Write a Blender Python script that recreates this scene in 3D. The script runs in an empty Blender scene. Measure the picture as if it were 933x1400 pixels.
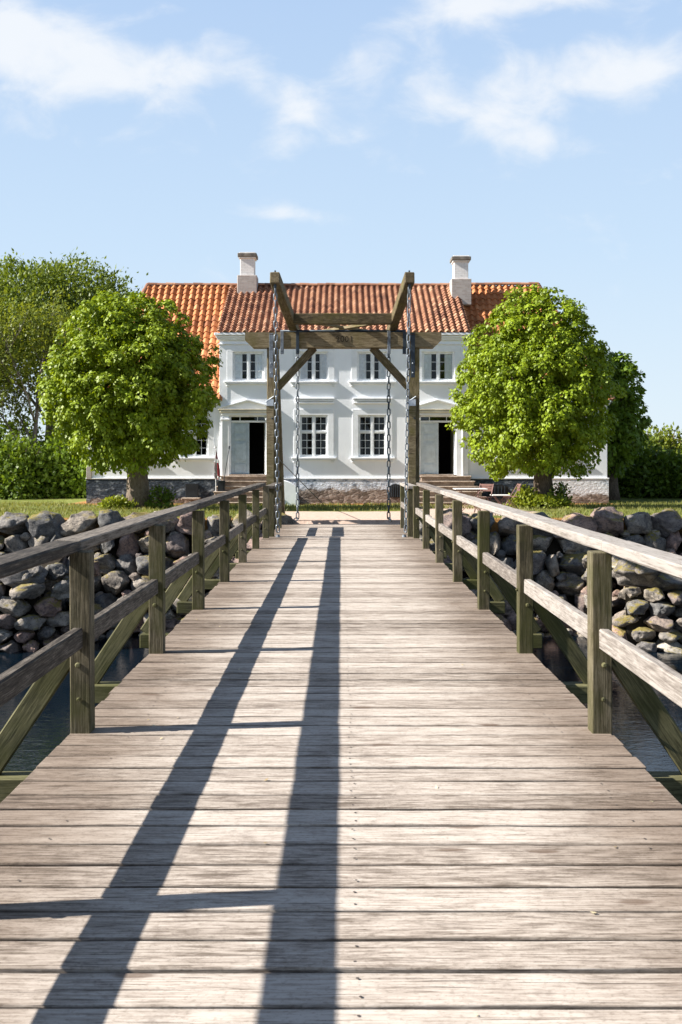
import bpy, bmesh, math, random
import numpy as np
from mathutils import Vector, Matrix, Euler, noise

random.seed(7); rng = np.random.default_rng(7)
R = math.radians
S = bpy.context.scene
COL = S.collection

# ------------------------------------------------------------------ camera, sky, sun, exposure
cd = bpy.data.cameras.new('camera'); cam = bpy.data.objects.new('camera', cd); COL.objects.link(cam)
cam.location = (0, 0, 1.6); cam.rotation_euler = (R(90), 0, 0)
cd.sensor_fit = 'VERTICAL'; cd.sensor_height = 36; cd.sensor_width = 24; cd.lens = 35
cd.shift_y = -72/1400; cd.shift_x = 0.0
cd.clip_start = .05; cd.clip_end = 3000
cd.dof.use_dof = True; cd.dof.focus_distance = 12.0; cd.dof.aperture_fstop = 9.0
S.camera = cam

SUN_EL, SUN_AZ = 35.9, 7.0            # azimuth: degrees the light leans away from pure +X travel
w = bpy.data.worlds.new('World'); S.world = w; w.use_nodes = True
wt = w.node_tree; wt.nodes.clear()
def WN(t, **k):
    n = wt.nodes.new(t)
    for a, b in k.items(): setattr(n, a, b)
    return n
wo = WN('ShaderNodeOutputWorld'); bg = WN('ShaderNodeBackground'); bg.inputs[1].default_value = .05
sky = WN('ShaderNodeTexSky'); sky.sky_type = 'NISHITA'; sky.sun_disc = False
sky.sun_elevation = R(SUN_EL); sky.sun_rotation = R(270 - SUN_AZ)
sky.air_density = 1.0; sky.dust_density = .6; sky.ozone_density = 2.0
tcw = WN('ShaderNodeTexCoord'); sp = WN('ShaderNodeSeparateXYZ')
wt.links.new(tcw.outputs['Generated'], sp.inputs[0])
def WM(op, a, b=None, c=None, clamp=False):
    n = WN('ShaderNodeMath', operation=op, use_clamp=clamp)
    for i, v in enumerate((a, b, c)):
        if v is None: continue
        if isinstance(v, (int, float)): n.inputs[i].default_value = v
        else: wt.links.new(v, n.inputs[i])
    return n.outputs[0]
yy = WM('MAXIMUM', sp.outputs[1], .08)
U = WM('DIVIDE', sp.outputs[0], yy); V = WM('DIVIDE', sp.outputs[2], yy)
# banks of fair-weather cloud, each at its own bearing and height in the sky: u, v, half width, half height, weight
CLOUDS = [(-.23, .395, .085, .035, .62), (-.31, .40, .07, .05, .62), (-.34, .445, .07, .03, .4), (-.16, .38, .045, .03, .38),
          (-.085, .385, .035, .03, .5), (-.045, .35, .035, .03, .48), (.02, .385, .03, .03, .30), (.01, .32, .03, .025, .32), (-.06, .31, .03, .02, .28),
          (.09, .385, .04, .035, .5), (.13, .345, .05, .035, .55), (.19, .325, .05, .03, .5), (.18, .385, .05, .03, .5), (.26, .385, .05, .03, .5), (.32, .405, .05, .04, .6),
          (.20, .463, .09, .018, .65), (.12, .45, .04, .025, .55), (.06, .445, .03, .02, .3), (-.05, .245, .04, .011, .55), (-.10, .25, .04, .01, .25)]
blob = None
for (u0, v0, a, b, wgt) in CLOUDS:
    du = WM('DIVIDE', WM('SUBTRACT', U, u0), a); dv = WM('DIVIDE', WM('SUBTRACT', V, v0), b)
    q = WM('ADD', WM('MULTIPLY', du, du), WM('MULTIPLY', dv, dv))
    g = WM('MULTIPLY', WM('EXPONENT', WM('MULTIPLY', q, -1.0)), wgt)
    blob = g if blob is None else WM('ADD', blob, g)
cv = WN('ShaderNodeCombineXYZ'); wt.links.new(U, cv.inputs[0]); wt.links.new(WM('MULTIPLY', V, 1.5), cv.inputs[1])
n1 = WN('ShaderNodeTexNoise'); n1.inputs['Scale'].default_value = 13; n1.inputs['Detail'].default_value = 8; n1.inputs['Roughness'].default_value = .56; n1.inputs['Distortion'].default_value = .35
wt.links.new(cv.outputs[0], n1.inputs['Vector'])
n2 = WN('ShaderNodeTexNoise'); n2.inputs['Scale'].default_value = 2.2; n2.inputs['Detail'].default_value = 4
wt.links.new(tcw.outputs['Generated'], n2.inputs['Vector'])
dens = WM('ADD', WM('MULTIPLY', blob, 1.0), WM('MULTIPLY', WM('SUBTRACT', n1.outputs[0], .5), 1.75))
dens = WM('ADD', dens, WM('MULTIPLY', WM('SUBTRACT', n2.outputs[0], .5), .25))
mr = WN('ShaderNodeMapRange', interpolation_type='SMOOTHSTEP'); wt.links.new(dens, mr.inputs[0])
mr.inputs[1].default_value = .10; mr.inputs[2].default_value = .92; mr.inputs[3].default_value = 0; mr.inputs[4].default_value = .85
gate = WM('MULTIPLY', mr.outputs[0], WM('GREATER_THAN', sp.outputs[1], .05))
hz = WN('ShaderNodeValToRGB'); wt.links.new(sp.outputs[2], hz.inputs[0])      # bright hazy air low over the land, clear and deep blue higher up
e = hz.color_ramp.elements; e[0].position = 0; e[0].color = (.95,)*3+(1,); e[1].position = .85; e[1].color = (.02,)*3+(1,)
for p_, v_ in ((.42, .92), (.50, .35)): q_ = e.new(p_); q_.color = (v_, v_, v_, 1)
hc = WN('ShaderNodeValToRGB'); wt.links.new(sp.outputs[2], hc.inputs[0])
e = hc.color_ramp.elements; e[0].position = 0; e[0].color = (.62, .71, .77, 1); e[1].position = .45; e[1].color = (.375, .515, .735, 1)
q_ = e.new(.2); q_.color = (.49, .625, .775, 1)
hs = WN('ShaderNodeMix', data_type='RGBA', blend_type='MULTIPLY'); hs.inputs[0].default_value = 1; hs.inputs[7].default_value = (9.9, 9.9, 9.9, 1); wt.links.new(hc.outputs[0], hs.inputs[6])
veil = WN('ShaderNodeMix', data_type='RGBA'); wt.links.new(hz.outputs[0], veil.inputs[0])
wt.links.new(sky.outputs[0], veil.inputs[6]); wt.links.new(hs.outputs[2], veil.inputs[7])
cm = WN('ShaderNodeMix', data_type='RGBA'); wt.links.new(gate, cm.inputs[0]); wt.links.new(veil.outputs[2], cm.inputs[6])
cm.inputs[7].default_value = (7.3, 7.5, 7.75, 1)
wt.links.new(cm.outputs[2], bg.inputs[0]); wt.links.new(bg.outputs[0], wo.inputs[0])

sd = bpy.data.lights.new('sun', 'SUN'); sd.energy = 5.0; sd.angle = R(.5); sd.color = (1, .94, .86)
sun = bpy.data.objects.new('sun', sd); COL.objects.link(sun)
el, az = R(SUN_EL), R(SUN_AZ)
travel = Vector((math.cos(el)*math.cos(az), math.cos(el)*math.sin(az), -math.sin(el)))
sun.rotation_euler = travel.to_track_quat('-Z', 'Y').to_euler(); sun.location = (-30, -5, 30)

vs = S.view_settings; vs.view_transform = 'Standard'; vs.look = 'None'; vs.gamma = 1; vs.use_curve_mapping = False
vs.exposure = 1.38

# ------------------------------------------------------------------ material helpers
class NT:
    def __init__(s, name):
        s.m = bpy.data.materials.new(name); s.m.use_nodes = True; s.t = s.m.node_tree
        s.p = s.t.nodes['Principled BSDF']; s.out = s.t.nodes['Material Output']
    def n(s, t, **k):
        n = s.t.nodes.new(t)
        for a, b in k.items(): setattr(n, a, b)
        return n
    def put(s, sock, v):
        if hasattr(v, 'is_output'): s.t.links.new(v, sock)
        elif isinstance(v, (tuple, list)) and len(v) == 3 and sock.type == 'RGBA': sock.default_value = (*v, 1)
        else: sock.default_value = v
    def math(s, op, a, b=0.0, clamp=False):
        n = s.n('ShaderNodeMath', operation=op, use_clamp=clamp); s.put(n.inputs[0], a); s.put(n.inputs[1], b); return n.outputs[0]
    def vmul(s, v, k):
        n = s.n('ShaderNodeVectorMath', operation='MULTIPLY'); s.put(n.inputs[0], v); s.put(n.inputs[1], k); return n.outputs[0]
    def noise(s, v, scale, detail=4, rough=.55, dist=0.0):
        n = s.n('ShaderNodeTexNoise'); s.put(n.inputs['Vector'], v); n.inputs['Scale'].default_value = scale
        n.inputs['Detail'].default_value = detail; n.inputs['Roughness'].default_value = rough; n.inputs['Distortion'].default_value = dist
        return n.outputs[0]
    def ss(s, v, a, b, lo=0.0, hi=1.0):
        n = s.n('ShaderNodeMapRange', interpolation_type='SMOOTHSTEP'); s.put(n.inputs[0], v)
        for i, q in enumerate((a, b, lo, hi)): n.inputs[i+1].default_value = q
        return n.outputs[0]
    def mix(s, f, a, b, blend='MIX'):
        n = s.n('ShaderNodeMix', data_type='RGBA', blend_type=blend); s.put(n.inputs[0], f); s.put(n.inputs[6], a); s.put(n.inputs[7], b); return n.outputs[2]
    def ramp(s, f, stops):
        n = s.n('ShaderNodeValToRGB'); e = n.color_ramp.elements
        while len(e) < len(stops): e.new(.5)
        for i, (p, c) in enumerate(stops): e[i].position = p; e[i].color = (*c, 1)
        s.put(n.inputs[0], f); return n.outputs[0]
    def attr(s, a): return s.n('ShaderNodeAttribute', attribute_name=a)
    def pos(s): return s.n('ShaderNodeNewGeometry').outputs['Position']
    def nor(s): return s.n('ShaderNodeNewGeometry').outputs['True Normal']
    def obj(s): return s.n('ShaderNodeTexCoord').outputs['Object']
    def sep(s, v):
        n = s.n('ShaderNodeSeparateXYZ'); s.put(n.inputs[0], v); return n.outputs
    def bump(s, h, strength, dist=.01):
        n = s.n('ShaderNodeBump'); s.put(n.inputs['Height'], h); n.inputs['Strength'].default_value = strength; n.inputs['Distance'].default_value = dist
        s.put(s.p.inputs['Normal'], n.outputs[0]); return n.outputs[0]
    def done(s, col=None, rough=.8, spec=.3, metal=0):
        if col is not None: s.put(s.p.inputs['Base Color'], col)
        s.put(s.p.inputs['Roughness'], rough); s.p.inputs['Specular IOR Level'].default_value = spec; s.p.inputs['Metallic'].default_value = metal
        return s.m

def wood(name, dark, mid, light, algae=None, algae_amt=0.0, rough=.8, edge_stain=False, zoff=17.0):
    t = NT(name); gc = t.attr('gc').outputs['Vector']; rnd = t.attr('rnd').outputs['Fac']
    g1 = t.noise(t.vmul(gc, (4.2, 58, 58)), 1.0, 8, .72)
    g2 = t.noise(t.vmul(gc, (5, 140, 140)), 1.0, 3, .6)
    g3 = t.noise(t.vmul(gc, (5.5, 16, 16)), 1.0, 8, .74, .8)
    f = t.math('ADD', t.math('MULTIPLY', g1, .55), t.math('MULTIPLY', g3, .5))
    f = t.math('ADD', f, t.math('MULTIPLY', t.math('SUBTRACT', rnd, .5), .17 if edge_stain else .22))
    f = t.math('ADD', f, t.math('MULTIPLY', t.math('SUBTRACT', g2, .5), .6))
    c = t.ramp(f, [(.37, dark), (.5, mid), (.65, light)])
    crack = t.ss(g1, .24, .36, 1, 0); c = t.mix(t.math('MULTIPLY', crack, .55), c, tuple(x*.35 for x in dark))
    if edge_stain:
        ey = t.math('ABSOLUTE', t.sep(gc)[1]); en = t.noise(t.vmul(gc, (4, 20, 20)), 1.0, 5, .7)
        c = t.mix(t.math('MULTIPLY', t.ss(t.math('ADD', ey, t.math('MULTIPLY', en, .05)), .106, .126), .6), c, (.05, .038, .028))
        x = t.math('ABSOLUTE', t.sep(t.pos())[0])
        wn = t.noise(t.vmul(t.pos(), (1.1, 2.2, 1)), 1.3, 6, .65)
        m = t.math('MULTIPLY', t.ss(t.math('ADD', x, t.math('MULTIPLY', wn, 1.05)), 1.15, 2.0), .85)
        c = t.mix(m, c, t.mix(1.0, c, (.42, .36, .31), 'MULTIPLY'))
        grit = t.noise(t.vmul(gc, (45, 70, 70)), 1.0, 3, .7); c = t.mix(t.math('MULTIPLY', t.ss(grit, .52, .66), .42), c, t.mix(1.0, c, (.42, .38, .34), 'MULTIPLY'))
        split = t.ss(t.noise(t.vmul(gc, (1.7, 75, 75)), 1.0, 3, .6), .62, .66); c = t.mix(t.math('MULTIPLY', split, .75), c, (.06, .045, .035))
        spots = t.ss(t.noise(t.pos(), 2.9, 7, .75), .54, .72); c = t.mix(t.math('MULTIPLY', spots, .55), c, (.10, .075, .06))
        vk = t.n('ShaderNodeTexVoronoi'); t.put(vk.inputs['Vector'], t.vmul(gc, (1.6, 5, 5))); vk.inputs['Scale'].default_value = 1.0
        c = t.mix(t.math('MULTIPLY', t.ss(t.math('ADD', vk.outputs['Distance'], t.math('MULTIPLY', g1, .12)), .13, .20, 1, 0), .7), c, (.10, .065, .045))
        pale = t.ss(t.noise(t.vmul(t.pos(), (1, 4, 1)), 6, 5, .7), .62, .8); c = t.mix(t.math('MULTIPLY', pale, .5), c, (.50, .45, .40))
    if algae:
        a = t.noise(t.pos(), 1.7, 5, .62)
        m = t.ss(t.math('ADD', a, algae_amt), .48, .82)
        c = t.mix(t.math('MULTIPLY', m, .85), c, t.mix(g3, algae, tuple(x*.5 for x in algae)))
    h = t.math('ADD', t.math('MULTIPLY', g1, .7), t.math('MULTIPLY', g2, .3))
    t.bump(h, .5, .008)
    return t.done(c, rough, .25)

def plain(name, col, rough=.6, metal=0, var=.25, scale=6, bump=0.0):
    t = NT(name); n = t.noise(t.obj(), scale, 5, .6)
    c = t.mix(t.ss(n, .3, .7), tuple(x*(1-var) for x in col), tuple(min(1, x*(1+var*.5)) for x in col))
    if bump: t.bump(n, bump, .01)
    return t.done(c, rough, .3, metal)

def leafmat(name, dark, light, trans, k=.38):
    t = NT(name); rnd = t.attr('rnd').outputs['Fac']
    big = t.noise(t.pos(), .55, 3, .5)
    f = t.math('ADD', t.math('MULTIPLY', rnd, .7), t.math('MULTIPLY', big, .35))
    c = t.mix(f, dark, light)
    tr = t.n('ShaderNodeBsdfTranslucent'); t.put(tr.inputs[0], t.mix(1.0, c, trans, 'MULTIPLY'))
    mx = t.n('ShaderNodeMixShader'); mx.inputs[0].default_value = k
    t.put(t.p.inputs['Base Color'], c); t.p.inputs['Roughness'].default_value = .5; t.p.inputs['Specular IOR Level'].default_value = .3
    t.t.links.new(t.p.outputs[0], mx.inputs[1]); t.t.links.new(tr.outputs[0], mx.inputs[2]); t.t.links.new(mx.outputs[0], t.out.inputs[0])
    return t.m

M = {}
M['deck'] = wood('deck wood', (.14, .113, .09), (.335, .288, .245), (.47, .42, .37), edge_stain=True)
M['post'] = wood('green post wood', (.03, .026, .016), (.082, .068, .04), (.17, .145, .098), (.062, .066, .014), .12)
M['rail_dark'] = wood('shade-deepened dark rail wood', (.022, .018, .015), (.062, .052, .042), (.17, .148, .125), (.06, .06, .025), -.10)  # darker left rail wood, deepened further to stand for its shaded inner faces
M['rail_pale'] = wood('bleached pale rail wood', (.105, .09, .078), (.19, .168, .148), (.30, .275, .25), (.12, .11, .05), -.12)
M['brace'] = wood('mossy brace wood', (.035, .034, .016), (.08, .075, .036), (.15, .14, .07), (.07, .074, .014), .10)
M['portal'] = wood('old oak', (.05, .038, .02), (.155, .12, .066), (.30, .245, .15), (.15, .13, .028), .06)
M['oakdark'] = wood('dark timber', (.03, .027, .02), (.06, .055, .04), (.1, .09, .06), (.05, .06, .015), .05)
M['steel'] = plain('galvanised steel', (.20, .225, .25), .4, .55, .45, 9)
M['iron'] = plain('dark painted iron', (.035, .05, .065), .45, .3, .3, 8)
M['zinc'] = plain('zinc sheet', (.55, .6, .64), .45, .6, .2, 5)
M['carve'] = plain('carved shadow wood', (.05, .042, .028), .9)
M['nail'] = plain('rusty nail', (.06, .05, .045), .7)

def white_wall():
    t = NT('whitewashed render'); p = t.pos(); n = t.noise(p, .9, 6, .6); n2 = t.noise(t.vmul(p, (3, 3, .5)), 1.2, 5, .6); n3 = t.noise(p, 14, 4, .6)
    c = t.mix(t.ss(n, .35, .7), (.83, .85, .88), (.88, .90, .92))
    c = t.mix(t.math('MULTIPLY', t.ss(n2, .58, .8), .35), c, (.66, .67, .68))
    t.bump(t.math('ADD', n3, t.math('MULTIPLY', n, 2)), .25, .012)
    return t.done(c, .85, .2)
M['white'] = white_wall()
M['trim'] = plain('white painted trim', (.80, .82, .84), .7, 0, .08, 3)
M['cream'] = plain('stained cream moulding', (.66, .61, .48), .75, 0, .25, 2.5)
M['frame'] = plain('painted window frame', (.80, .82, .83), .5, 0, .12, 8)
M['door'] = plain('grey blue painted door', (.42, .50, .55), .55, 0, .15, 5)
M['doorpale'] = plain('pale painted door', (.60, .66, .69), .55, 0, .12, 5)
M['room'] = plain('shade-dark room plaster', (.014, .012, .012), .9)  # near black: the darkness behind the panes is put into this colour
M['curtain'] = plain('white curtain', (.86, .88, .90), .9, 0, .1, 10)
def glass():
    t = NT('window glass'); g = t.n('ShaderNodeBsdfGlossy'); g.inputs['Roughness'].default_value = .03; g.inputs[0].default_value = (.9, .95, 1, 1)
    tr = t.n('ShaderNodeBsdfTransparent'); tr.inputs[0].default_value = (.92, .95, .95, 1)
    f = t.n('ShaderNodeFresnel'); f.inputs[0].default_value = 1.4
    mx = t.n('ShaderNodeMixShader'); t.t.links.new(f.outputs[0], mx.inputs[0]); t.t.links.new(tr.outputs[0], mx.inputs[1]); t.t.links.new(g.outputs[0], mx.inputs[2])
    t.t.links.new(mx.outputs[0], t.out.inputs[0]); return t.m
M['glass'] = glass()

def plinth(name, paint, worn, amt, rubble):
    t = NT(name); p = t.pos(); z = t.sep(p)[2]
    n = t.noise(t.vmul(p, (1, 1, 1.8)), 2.2, 8, .68); n2 = t.noise(t.vmul(p, (1, 1, 2.5)), 7, 5, .65)
    f = t.math('ADD', t.math('MULTIPLY', n, .7), t.math('MULTIPLY', n2, .3))
    c = t.mix(t.ss(f, amt-.08, amt+.10), paint, worn)
    vo = t.n('ShaderNodeTexVoronoi'); t.put(vo.inputs['Vector'], t.vmul(p, (1, 1, 1.5))); vo.inputs['Scale'].default_value = 5.5
    vo2 = t.n('ShaderNodeTexVoronoi', feature='DISTANCE_TO_EDGE'); t.put(vo2.inputs['Vector'], t.vmul(p, (1, 1, 1.5))); vo2.inputs['Scale'].default_value = 5.5
    st = t.ramp(t.math('ADD', t.math('MULTIPLY', t.sep(vo.outputs['Color'])[0], .6), t.math('MULTIPLY', n2, .4)), [(.2, (.12, .095, .075)), (.5, (.25, .20, .165)), (.8, (.42, .36, .31))])
    st = t.mix(t.math('MULTIPLY', t.ss(n2, .5, .68), .8), st, (.07, .055, .045)); st = t.mix(t.ss(vo2.outputs[0], .01, .06, .45, 0), st, (.09, .07, .06))
    m = t.ss(t.math('ADD', z, t.math('MULTIPLY', t.math('SUBTRACT', n, .5), .9)), rubble-.08, rubble+.08, 1, 0)
    c = t.mix(m, c, st)
    t.bump(t.math('ADD', n2, t.math('MULTIPLY', vo2.outputs[0], .8)), .7, .05)
    return t.done(c, .85, .2)
M['plinth_mid'] = plinth('worn limewashed plinth', (.12, .17, .24), (.62, .66, .72), .44, .42)
M['plinth_tar'] = plinth('tarred plinth', (.03, .042, .058), (.30, .34, .38), .58, .0)
M['plinth_white'] = plinth('flaking white plinth', (.33, .37, .42), (.68, .70, .72), .40, .16)

def tile(nm, old, dim=1.0):
    t = NT(nm); gc = t.attr('gc').outputs['Vector']; s = t.sep(gc)
    cx = t.math('FLOOR', s[0]); cy = t.math('FLOOR', s[1]); cb = t.n('ShaderNodeCombineXYZ'); t.put(cb.inputs[0], cx); t.put(cb.inputs[1], cy)
    wn = t.n('ShaderNodeTexWhiteNoise', noise_dimensions='2D'); t.put(wn.inputs['Vector'], cb.outputs[0])
    big = t.noise(t.pos(), .45, 4, .6); sm = t.noise(t.pos(), 9, 5, .65)
    f = t.math('ADD', t.math('MULTIPLY', wn.outputs[0], .42), t.math('MULTIPLY', big, .6))
    c = t.ramp(f, [(.2, (.17, .06, .03)), (.42, (.36, .135, .055)), (.6, (.47, .19, .075)), (.85, (.58, .33, .19))])
    c = t.ramp(f, [(.2, (.13, .055, .033)), (.42, (.28, .13, .075)), (.6, (.385, .19, .108)), (.85, (.54, .34, .22))]) if old else t.ramp(f, [(.2, (.25, .09, .038)), (.42, (.42, .155, .055)), (.6, (.51, .20, .075)), (.85, (.58, .31, .16))])
    c = t.mix(t.math('MULTIPLY', t.ss(sm, .54, .72), .75 if old else .4), c, (.12, .075, .05))
    c = t.mix(1.0, c, (dim, dim, dim), 'MULTIPLY')
    lich = t.ss(t.noise(t.pos(), 3.3, 6, .7), .6, .75); c = t.mix(t.math('MULTIPLY', lich, .35), c, (.42, .32, .13))
    t.bump(sm, .2, .01)
    return t.done(c, .75, .3)
M['tile'] = tile('weathered brown clay pantiles', 1.0, .9)
M['tile_mid'] = tile('reddish clay pantiles', 0, .85)
M['tile_new'] = tile('bright orange clay pantiles', 0)
def brick(name, a, b, mort):
    t = NT(name); s = t.sep(t.obj()); cb = t.n('ShaderNodeCombineXYZ'); t.put(cb.inputs[0], t.math('ADD', s[0], s[1])); t.put(cb.inputs[1], s[2])
    br = t.n('ShaderNodeTexBrick'); t.put(br.inputs['Vector'], cb.outputs[0]); br.inputs['Scale'].default_value = 1
    br.inputs['Brick Width'].default_value = .24; br.inputs['Row Height'].default_value = .075; br.inputs['Mortar Size'].default_value = .009
    br.inputs['Color1'].default_value = (*a, 1); br.inputs['Color2'].default_value = (*b, 1); br.inputs['Mortar'].default_value = (*mort, 1)
    n = t.noise(t.obj(), 5, 6, .7); c = t.mix(t.math('MULTIPLY', t.ss(n, .5, .75), .5), br.outputs[0], tuple(x*.5 for x in a))
    t.bump(br.outputs['Fac'], -.5, .012)
    return t.done(c, .85, .2)
M['chimney'] = brick('limewashed brick', (.82, .81, .80), (.74, .72, .70), (.62, .61, .60))
M['chimney_raw'] = brick('bare stained brick', (.36, .31, .28), (.46, .42, .39), (.42, .40, .38))
M['soot'] = plain('sooty cap', (.20, .18, .155), .9, 0, .5, 4)

def stone():
    t = NT('field boulder'); o = t.obj(); r = t.math('FRACT', t.math('ADD', t.n('ShaderNodeObjectInfo').outputs['Random'], t.attr('rnd').outputs['Fac']))
    ad = t.n('ShaderNodeVectorMath', operation='ADD'); t.put(ad.inputs[0], o); cb = t.n('ShaderNodeCombineXYZ')
    for i, k in enumerate((37., 61., 83.)): t.put(cb.inputs[i], t.math('MULTIPLY', r, k))
    t.put(ad.inputs[1], cb.outputs[0]); v = ad.outputs[0]
    n = t.noise(v, 3.2, 8, .68); n2 = t.noise(v, 16, 6, .7); n3 = t.noise(v, 45, 3, .6)
    base = t.ramp(r, [(.0, (.13, .135, .14)), (.18, (.24, .23, .22)), (.34, (.36, .32, .27)), (.5, (.18, .175, .175)), (.64, (.34, .235, .205)), (.82, (.28, .25, .22)), (1., (.42, .40, .37))])
    c = t.mix(t.ss(n, .3, .7), t.mix(1.0, base, (.30, .30, .32), 'MULTIPLY'), t.mix(1.0, base, (1.2, 1.15, 1.08), 'MULTIPLY'))
    c = t.mix(t.math('MULTIPLY', t.ss(n2, .50, .66), .75), c, (.045, .045, .05))
    c = t.mix(t.math('MULTIPLY', t.ss(n3, .60, .72), .55), c, (.45, .45, .43))
    nz = t.sep(t.nor())[2]
    moss = t.ss(t.math('ADD', t.math('MULTIPLY', t.noise(t.pos(), 1.6, 5, .65), 1.4), t.math('MULTIPLY', nz, .35)), .93, 1.15)
    c = t.mix(t.math('MULTIPLY', moss, .8), c, (.20, .16, .028))
    t.bump(t.math('ADD', t.math('MULTIPLY', n, .6), t.math('ADD', t.math('MULTIPLY', n2, .3), t.math('MULTIPLY', n3, .16))), 1.0, .10)
    return t.done(c, .88, .25)
M['stone'] = stone()
def steps_m():
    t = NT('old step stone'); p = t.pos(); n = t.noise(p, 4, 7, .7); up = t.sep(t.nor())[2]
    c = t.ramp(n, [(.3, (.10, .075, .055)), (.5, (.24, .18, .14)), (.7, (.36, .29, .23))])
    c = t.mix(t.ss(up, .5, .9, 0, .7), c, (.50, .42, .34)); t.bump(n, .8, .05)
    return t.done(c, .9, .2)
M['steps'] = steps_m()

def ground_m():
    t = NT('island and bank ground'); p = t.pos(); s = t.sep(p); ax = t.math('ABSOLUTE', t.math('SUBTRACT', s[0], .05))
    n = t.noise(p, .8, 6, .62); n2 = t.noise(p, 7, 6, .7); n3 = t.noise(p, 2.1, 5, .6)
    g = t.ramp(n2, [(.25, (.05, .07, .012)), (.5, (.11, .135, .025)), (.75, (.24, .235, .08))])
    g = t.mix(t.ss(n3, .5, .72, 0, .6), g, (.32, .30, .13))
    sand = t.ramp(n2, [(.25, (.33, .24, .19)), (.55, (.48, .37, .30)), (.8, (.58, .48, .41))])
    wob = t.math('MULTIPLY', t.math('SUBTRACT', n, .5), 1.6)
    ms = t.math('MULTIPLY', t.ss(t.math('ADD', ax, wob), 2.4, 2.9, 1, 0), t.ss(t.math('ADD', s[1], wob), 30.7, 31.1, 1, 0))
    ter = t.math('MULTIPLY', t.ss(t.math('ADD', s[0], wob), 2.0, 2.6, 0, 1), t.math('MULTIPLY', t.ss(t.math('ADD', s[0], wob), 5.6, 6.2, 1, 0), t.ss(s[1], 28.0, 28.6, 0, 1)))
    c = t.mix(ms, g, sand); c = t.mix(ter, c, sand)
    soil = t.ramp(n2, [(.3, (.16, .07, .025)), (.6, (.36, .17, .06)), (.8, (.45, .25, .11))])
    edge = t.ss(t.math('ADD', s[1], t.math('MULTIPLY', wob, .25)), 38.6, 38.85, 0, 1)
    edge = t.math('MULTIPLY', edge, t.ss(s[1], 49, 49.5, 1, 0))
    c = t.mix(t.math('MULTIPLY', edge, t.ss(ax, 10.6, 11.2, 1, 0)), c, soil)
    rim = t.math('MULTIPLY', t.ss(s[1], 27.0, 27.5, 1, 0), t.ss(ax, 2.2, 2.8, 0, 1)); c = t.mix(t.math('MULTIPLY', rim, .8), c, soil)
    c = t.mix(t.ss(s[2], -.5, -.15, 1, 0), c, (.028, .023, .017))
    t.bump(n2, .6, .05)
    return t.done(c, .95, .1)
M['ground'] = ground_m()
def water_m():
    t = NT('moat water'); p = t.pos()
    a = t.noise(t.vmul(p, (1, 2.2, 1)), 3.0, 4, .6, .5); b = t.noise(t.vmul(p, (1, 1.8, 1)), 9, 3, .55, .3)
    t.bump(t.math('ADD', t.math('MULTIPLY', a, .8), t.math('MULTIPLY', b, .35)), .22, .03)
    m = t.done((.002, .006, .011), .015, .5); t.p.inputs['IOR'].default_value = 1.33; return m
M['water'] = water_m()
M['bark'] = wood('tree bark', (.05, .036, .026), (.12, .09, .065), (.2, .16, .12), (.07, .08, .02), -.05)
M['bark_grey'] = wood('grey bark', (.06, .05, .042), (.13, .115, .1), (.21, .19, .17))
M['lime'] = leafmat('lime leaves', (.085, .135, .004), (.29, .385, .018), (1.3, 1.15, .4), .27)
M['limedark'] = leafmat('darker lime leaves', (.065, .125, .01), (.19, .28, .022), (1.2, 1.1, .5))
M['elm'] = leafmat('mid green leaves', (.075, .12, .018), (.19, .25, .035), (1.2, 1.1, .5))
M['budding'] = leafmat('yellow green spring leaves', (.09, .13, .018), (.23, .28, .04), (1.2, 1.05, .5))
M['shrub'] = leafmat('dark shrub leaves', (.045, .09, .01), (.15, .22, .022), (1.2, 1.1, .5))
M['yellow_shrub'] = leafmat('yellow shrub leaves', (.12, .16, .012), (.26, .30, .03), (1.2, 1.1, .5))
M['pinkbud'] = leafmat('pale budding twigs', (.20, .15, .08), (.36, .29, .17), (1.2, 1.05, .6))
M['grass'] = leafmat('grass blades', (.075, .10, .016), (.30, .29, .095), (1.2, 1.1, .5))
M['litter'] = leafmat('fallen blossom', (.20, .13, .05), (.62, .56, .38), (1, 1, 1), .1)
M['chairwood'] = plain('brown slatted wood', (.17, .09, .075), .6, 0, .3, 6)
M['tabletop'] = plain('pale table top', (.72, .70, .66), .5, 0, .1, 6)
M['red'] = plain('red cloth', (.22, .022, .03), .9, 0, .2, 6)
M['clothwhite'] = plain('white cloth', (.72, .72, .72), .9, 0, .1, 6)
M['black'] = plain('black paint', (.018, .021, .026), .5, 0, .3, 6)
M['vent'] = plain('dark iron grille', (.02, .02, .022), .6, 0, .3, 6)

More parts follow.
